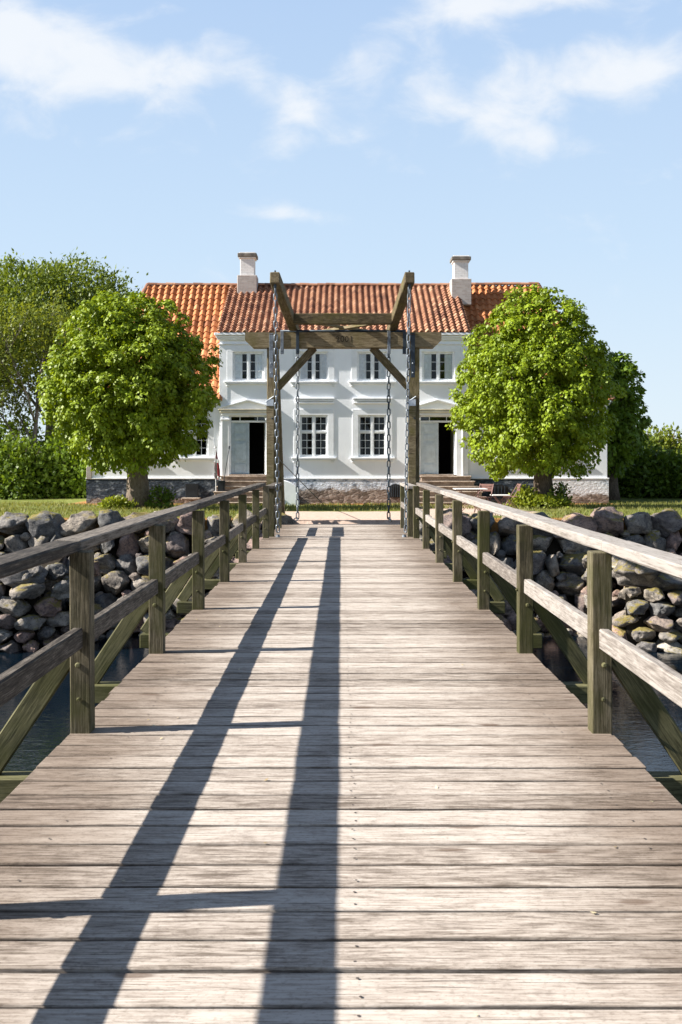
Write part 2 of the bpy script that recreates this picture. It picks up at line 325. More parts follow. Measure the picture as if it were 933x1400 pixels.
# ------------------------------------------------------------------ mesh helpers
class MB:
    def __init__(s): s.v = []; s.f = []; s.gc = []; s.r = []; s.mi = []
    def add(s, vs, fs, gcs=None, r=None, mi=0):
        o = len(s.v); r = random.random() if r is None else r
        s.v += [tuple(p) for p in vs]; s.f += [tuple(i+o for i in f) for f in fs]; s.mi += [mi]*len(fs)
        s.gc += [tuple(p) for p in (gcs if gcs is not None else vs)]; s.r += [r]*len(vs)
    def box(s, c, size, rot=None, bev=.006, mi=0, r=None, jit=0.0, cuts=0):
        bm = bmesh.new(); bmesh.ops.create_cube(bm, size=1)
        bmesh.ops.scale(bm, vec=size, verts=bm.verts)
        if cuts:
            ax = max(range(3), key=lambda i: size[i])
            es = [e for e in bm.edges if abs((e.verts[0].co-e.verts[1].co)[ax]) > size[ax]*.9]
            bmesh.ops.subdivide_edges(bm, edges=es, cuts=cuts)
        if bev: bmesh.ops.bevel(bm, geom=[e for e in bm.edges if len(e.link_faces) == 2 and e.calc_face_angle() > .1], offset=bev, segments=1, affect='EDGES', clamp_overlap=True)
        bm.verts.index_update()
        order = sorted(range(3), key=lambda i: -size[i]); off = Vector((random.uniform(0, 60), 0, random.uniform(0, 9)))
        m = (rot.to_matrix() if hasattr(rot, 'to_matrix') else rot) if rot is not None else Matrix.Identity(3)
        vs = []; g = []
        for v in bm.verts:
            q = v.co; g.append(Vector((q[order[0]], q[order[1]], q[order[2]])) + off)
            if jit: q = q + Vector([random.uniform(-jit, jit) for _ in range(3)])
            vs.append(m @ q + Vector(c))
        s.add(vs, [[v.index for v in f.verts] for f in bm.faces], g, r, mi); bm.free()
    def beam(s, a, b, wd, ht, up=(0, 0, 1), bev=.008, mi=0, jit=0.0, cuts=0):
        a, b = Vector(a), Vector(b); d = (b-a); L = d.length; x = d.normalized(); y = Vector(up).cross(x).normalized(); z = x.cross(y)
        s.box((a+b)/2, (L, wd, ht), Matrix((x, y, z)).transposed(), bev, mi, None, jit, cuts)
    def tube(s, pts, rad, n=8, mi=0, cap=True):
        pts = [Vector(p) for p in pts]; vs = []; g = []; fs = []; L = 0; off = random.uniform(0, 50)
        ref = Vector((0, 0, 1)) if abs((pts[-1]-pts[0]).normalized().z) < .9 else Vector((1, 0, 0))
        for i, p in enumerate(pts):
            d = (pts[min(i+1, len(pts)-1)]-pts[max(i-1, 0)]).normalized(); u = d.cross(ref).normalized(); w_ = u.cross(d)
            if i: L += (p-pts[i-1]).length
            r = rad[i] if hasattr(rad, '__len__') else rad
            for k in range(n):
                a = 2*math.pi*k/n; vs.append(p+u*math.cos(a)*r+w_*math.sin(a)*r); g.append((L+off, math.cos(a)*r, math.sin(a)*r))
        for i in range(len(pts)-1):
            for k in range(n): fs.append((i*n+k, i*n+(k+1) % n, (i+1)*n+(k+1) % n, (i+1)*n+k))
        if cap: fs += [tuple(range(n))[::-1], tuple(range((len(pts)-1)*n, len(pts)*n))]
        s.add(vs, fs, g, None, mi)
    def prism(s, outline, y0, y1, mi=0):      # outline in XZ, extruded along Y
        n = len(outline); vs = [(x, y0, z) for x, z in outline]+[(x, y1, z) for x, z in outline]
        s.add(vs, [tuple(range(n)), tuple(range(2*n-1, n-1, -1))]+[(i, i+n, (i+1) % n+n, (i+1) % n) for i in range(n)], None, None, mi)
    def build(s, name, mats, parent=None, smooth=False, origin=None, base=None):
        me = bpy.data.meshes.new(name); o3 = Vector(origin or (0, 0, 0))
        me.from_pydata([tuple(Vector(p)-o3) for p in s.v], [], s.f)
        a = me.attributes.new('gc', 'FLOAT_VECTOR', 'POINT'); a.data.foreach_set('vector', np.array(s.gc, dtype=np.float32).ravel())
        a = me.attributes.new('rnd', 'FLOAT', 'POINT'); a.data.foreach_set('value', np.array(s.r, dtype=np.float32))
        mats = mats if isinstance(mats, (list, tuple)) else [mats]
        for m in mats: me.materials.append(m)
        if len(mats) > 1: me.polygons.foreach_set('material_index', np.array(s.mi, dtype=np.int32))
        bm = bmesh.new(); bm.from_mesh(me); bmesh.ops.recalc_face_normals(bm, faces=bm.faces); bm.to_mesh(me); bm.free()
        if smooth: me.polygons.foreach_set('use_smooth', np.ones(len(me.polygons), dtype=bool))
        o = bpy.data.objects.new(name, me); COL.objects.link(o); o.location = o3
        if parent is not None:
            o.parent = parent; o.matrix_parent_inverse = Matrix.Identity(4); o.location = o3 - wloc(parent)
        return o
def wloc(o):
    v = Vector(o.location)
    while o.parent: o = o.parent; v += Vector(o.location)
    return v
def tag(o, label=None, cat=None, group=None, kind=None):
    for k, v in (('label', label), ('category', cat), ('group', group), ('kind', kind)):
        if v: o[k] = v
    return o
def thing(name, loc, label, cat, group=None):
    o = bpy.data.objects.new(name, None); COL.objects.link(o); o.location = loc; o.empty_display_size = .3
    return tag(o, label, cat, group)
def one(shape, name, mat, parent=None, **k): return shape.build(name, mat, parent, **k)

# ------------------------------------------------------------------ ground, water
def gz(x, y):
    if y > 25.6:
        z = 0.0
        if y > 30: z -= min(1, (y-30)/9)*.18
        return z + .03*noise.noise(Vector((x*.35, y*.35, 0)))
    if y > -4.5: return -3.5
    return -.12
xs = sorted(set([-900, -500, -250, -120, -70, -45]+list(np.arange(-30, 30.1, 1.0))+[45, 70, 120, 250, 500, 900]))
ys = sorted(set([-600, -200, -60, -20, -8, -5.2, -4.6, -2, 5, 12, 18, 22, 24.2, 25.2, 25.55, 25.95]+list(np.arange(26.5, 50.1, 1.0))+[55, 62, 75, 100, 160, 300, 600, 1200, 1700]))
mb = MB(); nx = len(xs)
mb.v = [(x, y, gz(x, y)) for y in ys for x in xs]; mb.gc = mb.v; mb.r = [.5]*len(mb.v)
mb.f = [(j*nx+i, j*nx+i+1, (j+1)*nx+i+1, (j+1)*nx+i) for j in range(len(ys)-1) for i in range(nx-1)]; mb.mi = [0]*len(mb.f)
tag(mb.build('ground', M['ground'], smooth=True), kind='structure')
WZ = -2.75
mb = MB(); mb.add([(-900, -4.8, WZ), (900, -4.8, WZ), (900, 25.4, WZ), (-900, 25.4, WZ)], [(0, 1, 2, 3)])
tag(mb.build('moat_water', M['water']), kind='structure')

# ------------------------------------------------------------------ boulder walls of the moat
protos = []
for k in range(10):
    bm = bmesh.new(); bmesh.ops.create_icosphere(bm, subdivisions=4, radius=.5); sd_ = Vector((k*7.3, k*3.1, 0))
    cuts = [(Vector((random.gauss(0, 1), random.gauss(0, 1), random.gauss(0, .8))).normalized(), random.uniform(.31, .43)) for _ in range(12)]
    for v in bm.verts:
        p = v.co.copy(); q = p.normalized()
        e = .72; p = Vector([math.copysign(abs(c)**e, c) for c in q]); p = p/ (sum(abs(c)**(2.6) for c in p)**(1/2.6)) * .5
        for nrm, dd in cuts:
            d = p.dot(nrm)
            if d > dd: p -= nrm*(d-dd)*.96
        p *= 1+.15*noise.noise(q*1.7+sd_)+.09*noise.noise(q*4.2+sd_)+.035*noise.noise(q*11+sd_)
        v.co = p
    me = bpy.data.meshes.new('boulder'); bm.to_mesh(me); bm.free(); me.materials.append(M['stone'])
    me.polygons.foreach_set('use_smooth', np.ones(len(me.polygons), dtype=bool)); protos.append(me)

PEND = {}
def boulder(parent, c, size, tilt=.18): PEND.setdefault(parent.name, (parent, []))[1].append((Vector(c), Vector(size), tilt))
def set_boulders():
    for parent, L in PEND.values():
        L.sort(key=lambda q: -(q[1].x*q[1].z)*(1 if abs(q[0].x) < 9.6 else .2)*(25/q[0].y)**2)
        for c, size, tilt in L[:100]: lone_boulder(parent, c, size, tilt)
        if len(L) > 100:
            mb = MB()
            for c, size, tilt in L[100:]:
                me = random.choice(protos); m = Euler((random.uniform(-tilt, tilt), random.uniform(-tilt, tilt), random.uniform(-.3, .3))).to_matrix() @ Matrix.Diagonal(size)
                mb.add([m @ v.co + c for v in me.vertices], [tuple(p.vertices) for p in me.polygons])
            o = mb.build('filler_stones', M['stone'], parent, smooth=True); o['kind'] = 'stuff'
def lone_boulder(parent, c, size, tilt):
    o = bpy.data.objects.new('boulder', random.choice(protos)); COL.objects.link(o); o.parent = parent
    o.location = Vector(c)-Vector(parent.location); o.scale = size
    o.rotation_euler = (random.uniform(-tilt, tilt), random.uniform(-tilt, tilt), random.choice((0, math.pi))+random.uniform(-.25, .25)); return o
def face_y(z): return 25.75+min(0, z+.3)*.42
def course_wall(root, x0, x1, sgn):
    z = .02; row = 0
    H = [.60, .57, .54, .52, .50, .48, .45, .43, .4]
    top = .24
    for h in H:
        x = x0+random.uniform(-.4, 0); zc = top-h/2
        while x < x1:
            wd = h*random.uniform(.95, 1.65)
            if random.random() < .12 and row: wd = h*.6
            hh = h*random.uniform(.88, 1.12)
            boulder(root, (x+wd/2, face_y(zc)+random.uniform(-.12, .14), zc+random.uniform(-.05, .05)), (wd*1.14, random.uniform(.8, 1.1), hh*1.18))
            if random.random() < .9: fs_ = random.uniform(.14, .28); boulder(root, (x+wd+random.uniform(-.08, .08), face_y(zc-h*.45)-.22, zc-h*.46+random.uniform(-.05, .05)), (fs_*1.25, fs_*1.2, fs_), .5)
            x += wd
        top -= h*.90; row += 1
def rubble(root, x0, x1, y0, top):
    z = WZ-.1; k = 0
    while z < top:
        h = random.uniform(.28, .46) if z > WZ+.3 else .3
        x = x0
        while x < x1:
            wd = h*random.uniform(1.2, 2.2)
            edge = min(1, max(0, (abs(x)-6.0)/1.2)) if root.location.x < 0 else min(1, max(0, (abs(x)-5.6)/1.2))
            yy_ = 24.4-(24.4-y0)*edge+(z-WZ)*.2
            boulder(root, (x+wd/2, yy_+random.uniform(-.15, .15), z+h/2), (wd*1.08, random.uniform(.7, 1.0), h*1.2), .22)
            x += wd
        z += h*.92; k += 1
def fill_backing(root, x0, x1):
    mb = MB(); n = 24
    for j in range(9):
        z = .02-j*.36
        for i in range(n+1):
            x = x0+(x1-x0)*i/n; mb.v.append((x, face_y(z)+.22, z)); mb.gc.append((x, z, 0)); mb.r.append(.5)
    for j in range(8):
        for i in range(n): mb.f.append((j*(n+1)+i, j*(n+1)+i+1, (j+1)*(n+1)+i+1, (j+1)*(n+1)+i)); mb.mi.append(0)
    return mb.build('earth_fill', M['ground'], root)
wl = thing('boulder_wall', (-8, 25.4, -2.7), 'boulder retaining wall left of the bridge with large stone and tree above it', 'stone wall', 'moat walls of stacked boulders')
course_wall(wl, -13.4, -2.0, -1); rubble(wl, -13.2, -6.2, 22.7, -.95); fill_backing(wl, -14, -1.9)
boulder(wl, (-7.35, 22.95, -1.05), (1.25, .9, .62), .06)
def ledge(root, a, b):
    mb = MB(); xs_ = [a+(b-a)*i/8 for i in range(9)]
    for x in xs_: mb.v += [(x, 22.95, -2.9), (x, 23.15, -1.35), (x, 25.5, -.75)]
    mb.gc = list(mb.v); mb.r = [.5]*len(mb.v)
    for i in range(8):
        for k in (0, 1): mb.f.append((i*3+k, i*3+3+k, i*3+4+k, i*3+1+k)); mb.mi.append(0)
    return mb.build('earth_ledge', M['ground'], root)
ledge(wl, -13.5, -7.0)
wr = thing('boulder_wall', (8, 25.4, -2.7), 'boulder retaining wall right of the bridge with sunlit pale rubble at its foot', 'stone wall', 'moat walls of stacked boulders')
course_wall(wr, 2.0, 13.4, 1); rubble(wr, 5.9, 13.2, 22.7, -1.0); fill_backing(wr, 1.9, 14)
boulder(wr, (7.0, 23.3, -.95), (1.3, .9, .95), .06)
ledge(wr, 6.6, 13.5)
# pier wall under the land end of the bridge
wm = thing('boulder_wall', (0, 25.4, -2.7), 'dark boulder abutment under the land end of the wooden bridge', 'stone wall', 'moat walls of stacked boulders')
for j in range(7):
    x = -2.2
    while x < 2.2:
        wd = random.uniform(.45, .8); boulder(wm, (x+wd/2, face_y(-.6-j*.34)-.1, -.62-j*.36), (wd*1.08, .8, .46)); x += wd
fill_backing(wm, -2.3, 2.3)

set_boulders()

# ------------------------------------------------------------------ the timber bridge
POSTS = [-1.3+2.39*k for k in range(10)]         # ... 5.87, 8.26 ... 20.21
bridge = thing('timber_bridge', (0, 9, 0), 'long weathered plank bridge with grey rails leading straight to the house', 'bridge')
mb = MB(); y = -4.9; plank = .2045
while y < 20.25:
    wd = plank+random.uniform(-.006, .006); jx = random.uniform(-.007, .007)
    mb.box((jx, y+wd/2, -.03+random.uniform(-.0022, .0022)), (3.17+random.uniform(-.008, .008), wd-random.uniform(.013, .025), .06), Euler((random.uniform(-.006, .006), 0, random.uniform(-.0015, .0015))), .004, 0, None, .0016, 9)
    for nx_ in (.055, -1.22, 1.28):
        for q in (.25, .75):
            if random.random() < (.85 if nx_ < 1 and nx_ > 0 else .4):
                a = random.uniform(-.012, .012); c = Vector((nx_+a, y+wd*q, .0035))
                ring = [(c.x+.006*math.cos(t*math.pi/3), c.y+.006*math.sin(t*math.pi/3), c.z) for t in range(6)]
                mb.add(ring, [tuple(range(6))], None, None, 1)
    y += wd
one(mb, 'deck', [M['deck'], M['nail']], bridge)
for x in (-1.25, -.42, .42, 1.25):
    mb = MB(); mb.beam((x, -4.9, -.16), (x, 20.2, -.16), .16, .19); one(mb, 'stringer', M['oakdark'], bridge)
for yb in POSTS:
    mb = MB(); mb.beam((-2.14, yb, -.335), (2.14, yb, -.335), .15, .15); one(mb, 'cross_beam', M['brace'], bridge)
for yb in POSTS[1::2]:
    for x in (-1.05, 1.05):
        mb = MB(); mb.tube([(x, yb, -3.6), (x, yb, -.41)], .13, 12); one(mb, 'pile', M['oakdark'], bridge, smooth=True)
def bolt(c, ax, r=.016, t=.018):
    mb = MB(); c = Vector(c); a = Vector(ax); mb.tube([c, c+a*t*.6, c+a*t], [r, r, r*.6], 8); return mb
for sx in (-1, 1):
    for i, yb in enumerate(POSTS):
        h = 1.055+.006*math.sin(i*2.3)
        mb = MB(); mb.box((sx*1.525, yb, h/2-.09), (.118, .118, h+.18), Euler((random.uniform(-.006, .006), random.uniform(-.006, .006), 0)), .006, 0, None, .001, 5)
        p = one(mb, 'railing_post', M['post'], bridge)
        one(bolt((sx*1.535, yb-.06, .40), (0, -1, 0)), 'bolt', M['brace'], p)
        one(bolt((sx*1.53, yb-.06, .20) if i % 2 else (sx*1.465, yb-.01, .52), (0, -1, 0) if i % 2 else (-sx, 0, 0), .012), 'bolt', M['brace'], p)
        mb = MB(); mb.beam((sx*1.585, yb+.005, .50), (sx*2.09, yb+.005, -.255), .135, .055, (0, 1, 0), cuts=3, jit=.001); one(mb, 'brace', M['brace'], bridge)
    # rails: lengths meet at posts, each with its own small sag
    cuts = [POSTS[0]-3.5]+[POSTS[k] for k in (1, 3, 5, 7, 9)]
    for a, b in zip(cuts[:-1], cuts[1:]):
        b2 = b+(.12 if b == POSTS[9] else -.004)
        mb = MB(); mb.beam((sx*1.618, a+.002, 1.09+random.uniform(-.003, .003)), (sx*1.618, b2, 1.09+random.uniform(-.003, .003)), .165, .064, bev=.009, jit=.0025, cuts=10)
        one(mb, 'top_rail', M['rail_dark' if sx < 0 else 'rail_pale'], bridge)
    for k in range(len(POSTS)-1):
        a, b = POSTS[k], POSTS[k+1]
        mb = MB(); mb.beam((sx*1.535, a+.062, .555+random.uniform(-.006, .006)), (sx*1.535, b-.062, .555+random.uniform(-.006, .006)), .06, .12, jit=.0015, cuts=6)
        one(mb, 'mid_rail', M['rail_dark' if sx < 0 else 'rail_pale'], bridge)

# lifting leaf of the drawbridge
leaf = thing('drawbridge_leaf', (0, 22.4, 0), 'short lifting plank leaf with its own rail ends between bridge and portal', 'bridge leaf')
mb = MB(); y = 20.36
while y < 24.35:
    wd = plank+random.uniform(-.006, .006)
    mb.box((random.uniform(-.015, .015), y+wd/2, -.03+random.uniform(-.003, .003)), (2.98, wd-.009, .06), Euler((random.uniform(-.008, .008), 0, 0)), .005, 0, None, .001, 4); y += wd
one(mb, 'deck', M['deck'], leaf)
for x in (-1.2, 0, 1.2):
    mb = MB(); mb.beam((x, 20.4, -.17), (x, 24.3, -.17), .16, .2); one(mb, 'stringer', M['oakdark'], leaf)
mb = MB(); mb.box((0, 24.42, -.005), (3.0, .07, .03), None, .004); one(mb, 'hinge_strip', M['iron'], leaf)
for sx in (-1, 1):
    for yb in (20.62, 23.15):
        mb = MB(); mb.box((sx*1.44, yb, .48), (.115, .115, 1.02), None, .006); one(mb, 'railing_post', M['post'], leaf)
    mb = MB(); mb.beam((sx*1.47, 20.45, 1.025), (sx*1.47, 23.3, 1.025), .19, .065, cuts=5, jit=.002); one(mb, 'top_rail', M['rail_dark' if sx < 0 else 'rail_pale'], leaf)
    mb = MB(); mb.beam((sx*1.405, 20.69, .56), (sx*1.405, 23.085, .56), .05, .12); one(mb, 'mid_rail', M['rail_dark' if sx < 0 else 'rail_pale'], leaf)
    mb = MB(); mb.tube([(sx*1.30, 20.50, .0), (sx*1.30, 20.50, .05)], [.05, .035], 10); one(mb, 'lifting_eye', M['steel'], leaf)

# ------------------------------------------------------------------ portal of the drawbridge
PY, PX = 24.6, .055
portal = thing('drawbridge_portal', (PX, PY, 0), 'tall timber gate frame of the drawbridge with dated cross beam', 'drawbridge frame')
for sx in (-1, 1):
    x = PX+sx*1.735
    mb = MB(); mb.box((x, PY, 1.97), (.28, .26, 4.74), None, .012, 0, None, .002, 8); pp = one(mb, 'portal_post', M['portal'], portal)
    mb = MB(); mb.prism([(-.14, -.25), (.035, -.25), (.035, 3.12), (-.14, 3.0)], PY-.31, PY-.132); mb.v = [(a+x, b, c) for a, b, c in mb.v]
    one(mb, 'post_facing', M['portal'], portal)
    mb = MB(); mb.beam((x-.16, PY-.225, 3.0), (x+.045, PY-.225, 3.14), .2, .025); mb.box((x-.052, PY-.316, 2.985), (.172, .012, .16), None, .002); one(mb, 'zinc_cap', M['zinc'], portal)
    mb = MB(); mb.box((x-.03, PY-.205, 4.13), (.10, .025, 1.05), None, .004); mb.box((x-.03, PY-.02, 4.68), (.10, .40, .02), None, .003)
    st = one(mb, 'steel_strap', M['steel'] if sx < 0 else M['iron'], portal)
    for zb in (3.72, 3.95): one(bolt((x-.03, PY-.22, zb), (0, -1, 0), .02, .02), 'bolt', M['steel'], st)
    for zb in (.95, 2.6): one(bolt((x, PY-.31, zb), (0, -1, 0), .022, .025), 'bolt', M['iron'], pp)
    # knee brace
    mb = MB(); mb.beam((x-sx*.10, PY+.01, 3.36), (x-sx*1.02, PY+.01, 4.36), .185, .12, (0, 1, 0)); one(mb, 'knee_brace', M['portal'], portal)
    for dx in (1.33-.21, 1.33+.17):
        xx = PX+sx*dx
        mb = MB(); mb.box((xx, PY-.205, 4.50), (.075, .016, .50), None, .003); mb.box((xx, PY-.04, 4.74), (.075, .33, .02), None, .003); mb.box((xx, PY-.16, 4.27), (.085, .09, .17), None, .008)
        one(mb, 'pivot_strap', M['steel'] if (dx > 1.33) == (sx < 0) else M['iron'], portal)
mb = MB(); mb.tube([(PX-1.55, PY, 4.765), (PX+1.55, PY, 4.765)], .035, 10); one(mb, 'pivot_axle', M['iron'], portal, smooth=True)
# raking strut behind the left post
mb = MB(); mb.beam((PX-1.70, PY+.30, 4.1), (PX-1.62, PY+1.7, -.1), .18, .2); one(mb, 'raking_strut', M['portal'], portal)
# cross beam with chamfered ends
zb0, zb1 = 4.345, 4.715
mb = MB(); n = 14; out = [(-2.41, zb1), (2.41, zb1), (2.41, zb1-.19), (2.22, zb0), (-2.22, zb0), (-2.41, zb1-.19)]
mb.prism(out, PY-.19, PY+.17); mb.v = [(a+PX, b, c) for a, b, c in mb.v]; mb.gc = [(a*1.0, c*1.0, b) for a, b, c in mb.v]
bme = one(mb, 'cross_beam', M['portal'], portal)
fc = bpy.data.curves.new('carved_date', 'FONT'); fc.body = '2001'; fc.size = .205; fc.extrude = .003; fc.align_x = 'CENTER'; fc.space_character = 1.05
fo = bpy.data.objects.new('tmp', fc); COL.objects.link(fo); dg = bpy.context.evaluated_depsgraph_get(); fm = bpy.data.meshes.new_from_object(fo.evaluated_get(dg))
bpy.data.objects.remove(fo); fm.materials.clear(); fm.materials.append(M['carve'])
fd = bpy.data.objects.new('carved_date', fm); COL.objects.link(fd); fd.parent = bme; fd.rotation_euler = (R(90), 0, 0)
fd.location = Vector((PX+.03, PY-.192, 4.48))-wloc(bme); fd['label'] = 'year 2001 cut into the timber'

# balance levers (one swinging frame)
lev = thing('balance_lever_frame', (PX, PY, 4.77), 'pair of tilted balance beams joined by a crossbar on top of the gate', 'balance beams')
def lp(sx, y): # centre line of a lever
    f = (25.95-y)/(25.95-20.45); return Vector((PX+sx*(1.18+.20*f)-.03*f, y, 4.75+.565*f if y > 0 else 0))
for sx in (-1, 1):
    mb = MB(); mb.beam(lp(sx, 25.95)+Vector((0, 0, .0)), lp(sx, 20.38), .20, .235, bev=.014, jit=.003, cuts=10); lb = one(mb, 'balance_beam', M['portal'], lev)
    tip = lp(sx, 20.46)
    mb = MB(); mb.box(tip+Vector((0, .02, -.15)), (.05, .11, .09), None, .006); mb.tube([tip+Vector((.0, .02, -.12)), tip+Vector((.0, .02, .17))], .018, 8)
    one(mb, 'chain_bracket', M['iron'], lb)
    rr = lp(sx, 25.86); mb = MB(); mb.box(rr+Vector((0, 0, -.15)), (.06, .1, .09), None, .006); one(mb, 'chain_bracket', M['iron'], lb)
a = lp(-1, 23.75); b = lp(1, 23.75)
mb = MB(); mb.beam((a.x+.09, 23.75, a.z-.03), (b.x-.09, 23.75, b.z-.03), .18, .255, bev=.012, jit=.002, cuts=8); one(mb, 'crossbar', M['portal'], lev)
a2 = lp(-1, 25.5); b2 = lp(1, 25.5)
for q, (p0, p1) in enumerate((((a.x+.12, 23.95, a.z-.02), (b2.x-.12, 25.4, b2.z+.0)), ((b.x-.12, 23.95, b.z-.04), (a2.x+.12, 25.4, a2.z-.02)))):
    mb = MB(); mb.beam(p0, p1, .12, .07 if q else .06); one(mb, 'diagonal_brace', M['portal'], lev)

# chains
def link_mesh():
    mb = MB(); pts = []; L, Wd, r = .178, .088, .0135; hw = Wd/2-r; hl = L/2-hw-r; N = 8
    for k in range(N+1): t = math.pi*k/N; pts.append((hw*math.cos(t), 0, hl+hw*math.sin(t)))
    for k in range(N+1): t = math.pi+math.pi*k/N; pts.append((hw*math.cos(t), 0, -hl+hw*math.sin(t)))
    vs = []; fs = []; n = 8; P = [Vector(p) for p in pts]; m = len(P)
    for i, p in enumerate(P):
        d = (P[(i+1) % m]-P[i-1]).normalized(); u = Vector((0, 1, 0)); w_ = u.cross(d)
        for k in range(n): a = 2*math.pi*k/n; vs.append(p+u*math.cos(a)*r+w_*math.sin(a)*r)
    for i in range(m):
        for k in range(n): fs.append((i*n+k, i*n+(k+1) % n, ((i+1) % m)*n+(k+1) % n, ((i+1) % m)*n+k))
    me = bpy.data.meshes.new('link'); me.from_pydata([tuple(v) for v in vs], [], fs); me.materials.append(M['steel'])
    bm = bmesh.new(); bm.from_mesh(me); bmesh.ops.recalc_face_normals(bm, faces=bm.faces); bm.to_mesh(me); bm.free()
    me.polygons.foreach_set('use_smooth', np.ones(len(me.polygons), dtype=bool)); return me
LINK = link_mesh()
LINK_D = LINK.copy(); LINK_D.materials.clear(); LINK_D.materials.append(M['iron'])
def chain(a, b, label, bow=(0, 0, 0), me=LINK, extra=None, sc_=1.0):
    a, b = Vector(a), Vector(b); root = thing('chain', tuple(b), label, 'chain', 'steel chains of the drawbridge')
    pitch = .140*sc_; dense = []; K = 200
    for k in range(K+1):
        t = k/K; dense.append(a.lerp(b, t)+Vector(bow)*4*t*(1-t))
    if extra: dense += [Vector(e) for e in extra]
    out = []; acc = pitch*.5; last = dense[0]
    for p in dense[1:]:
        seg = (p-last).length
        while acc <= seg and seg > 0:
            q = last.lerp(p, acc/seg); out.append((q, (p-last).normalized())); last = q; seg = (p-last).length; acc = pitch
        acc -= seg; last = p
    for i, (q, d) in enumerate(out):
        o = bpy.data.objects.new('link', me); COL.objects.link(o); o.parent = root; o.location = q-b; o.scale = (sc_,)*3
        o.rotation_mode = 'QUATERNION'; o.rotation_quaternion = d.to_track_quat('Z', 'Y') @ Euler((random.uniform(-.05, .05), random.uniform(-.05, .05), (i % 2)*math.pi/2+.35+random.uniform(-.15, .15))).to_quaternion()
    return root
for sx, nm in ((-1, 'left'), (1, 'right')):
    t = lp(sx, 20.48); chain(t+Vector((0, 0, -.17)), (sx*1.30+(.03 if sx > 0 else 0), 20.50, .06), f'tight front chain from the {nm} balance beam tip down to the bridge leaf', (0, 0, 0))
    t = lp(sx, 25.86); x = t.x
    chain(t+Vector((0, 0, -.17)), (x, 25.86, .07), 'loose rear chain hanging by the left gate post with its end curled on the sand' if sx < 0 else 'loose rear chain hanging by the right gate post with a bent end link', (.0, -.02, 0), LINK_D if sx > 0 else LINK,
          [(x-.05, 25.75, .035), (x-.22, 25.7, .03)] if sx < 0 else [(x+.05, 25.7, .035), (x+.10, 25.62, .03)], 1.2)
mb = MB(); mb.tube([(PX-1.62, PY+.15, 1.62), (-.53, 36.0, -.14)], .012, 6)
tag(mb.build('guy_wire', M['iron']), 'thin dark stay wire running from the left gate post down to the grass', 'wire')

# ------------------------------------------------------------------ the house
D = 40.0; k_ = D/1361
def HX(p): return (p-466)*k_
def HZ(p): return 1.6+(628-p)*k_
house = thing('manor_house', (.2, 44, 0), 'white two storey house with orange tiled roof, twin doors and two chimneys', 'house')
XL, XC0, XC1, XR = -10.2, -4.88, 5.11, 10.72
YB = 48.9; ZP = .81; ZW = 4.0; ZC = 6.66
def holed_wall(mb, x0, x1, z0, z1, y, holes, depth=.22, zmax=None):
    X = sorted(set([x0, x1]+[h[i] for h in holes for i in (0, 1)])); Z = sorted(set([z0, z1]+[h[i] for h in holes for i in (2, 3)]))
    for a, b in zip(X[:-1], X[1:]):
        for c, d in zip(Z[:-1], Z[1:]):
            mx, mz = (a+b)/2, (c+d)/2
            if any(h[0] < mx < h[1] and h[2] < mz < h[3] for h in holes): continue
            mb.add([(a, y, c), (b, y, c), (b, y, d), (a, y, d)], [(0, 1, 2, 3)], None, .5)
    for h in holes:
        a, b, c, d = h
        for q in ([(a, y, c), (a, y, d), (a, y+depth, d), (a, y+depth, c)], [(b, y, c), (b, y, d), (b, y+depth, d), (b, y+depth, c)],
                  [(a, y, c), (b, y, c), (b, y+depth, c), (a, y+depth, c)], [(a, y, d), (b, y, d), (b, y+depth, d), (a, y+depth, d)]):
            mb.add(q, [(0, 1, 2, 3)], None, .5)
UP = [(HX(a), HX(b), HZ(520.5), HZ(481)) for a, b in ((318, 361), (408, 449), (488, 530), (577, 621))]
LO = [(HX(a), HX(b), HZ(624.5), HZ(567.5)) for a, b in ((409.5, 448), (489.5, 528))]
DO = [(HX(a), HX(b), HZ(648.5), HZ(568)) for a, b in ((313.5, 363.5), (573.5, 622.5))]
WLh = [(HX(246), HX(284), HZ(624.5), HZ(567.5)), (HX(160), HX(198), HZ(624.5), HZ(567.5))]
WRh = [(HX(662), HX(700), HZ(624.5), HZ(567.5)), (HX(745), HX(783), HZ(624.5), HZ(567.5))]
YW = D+.10
mb = MB(); holed_wall(mb, XC0, XC1, ZP, ZC, D, UP+LO+DO)
mb.add([(XC0, D, ZP), (XC0, YW, ZP), (XC0, YW, ZC), (XC0, D, ZC)], [(0, 1, 2, 3)], None, .5); mb.add([(XC1, D, ZP), (XC1, YW, ZP), (XC1, YW, ZC), (XC1, D, ZC)], [(0, 1, 2, 3)], None, .5)
# cheeks of the raised middle
for x in (XC0, XC1): mb.add([(x, YW, ZW-.2), (x, YW, ZC), (x, 44.4, 9.25)], [(0, 1, 2)], None, .5)
one(mb, 'front_wall', M['white'], house)
for a, b, hs in ((XL, XC0, WLh), (XC1, XR, WRh)):
    mb = MB(); holed_wall(mb, a, b, ZP, ZW, YW, hs); one(mb, 'wing_wall', M['white'], house)
for x in (XL, XR):
    mb = MB(); mb.add([(x, YW, -.4), (x, YB, -.4), (x, YB, ZW), (x, YW, ZW)], [(0, 1, 2, 3)], None, .5); one(mb, 'gable_wall', M['white'], house)
mb = MB(); mb.add([(XL, YB, -.4), (XR, YB, -.4), (XR, YB, ZW), (XL, YB, ZW)], [(0, 1, 2, 3)], None, .5); one(mb, 'rear_wall', M['white'], house)
mb = MB(); mb.box((.2, 43.2, 3.0), (20.4, .12, 6.6), None, 0); mb.box((.2, 44.4, ZP-.05), (20.6, 8.4, .1), None, 0); mb.box((.2, 44.4, 3.75), (20.6, 8.4, .1), None, 0); one(mb, 'inner_wall', M['room'], house)
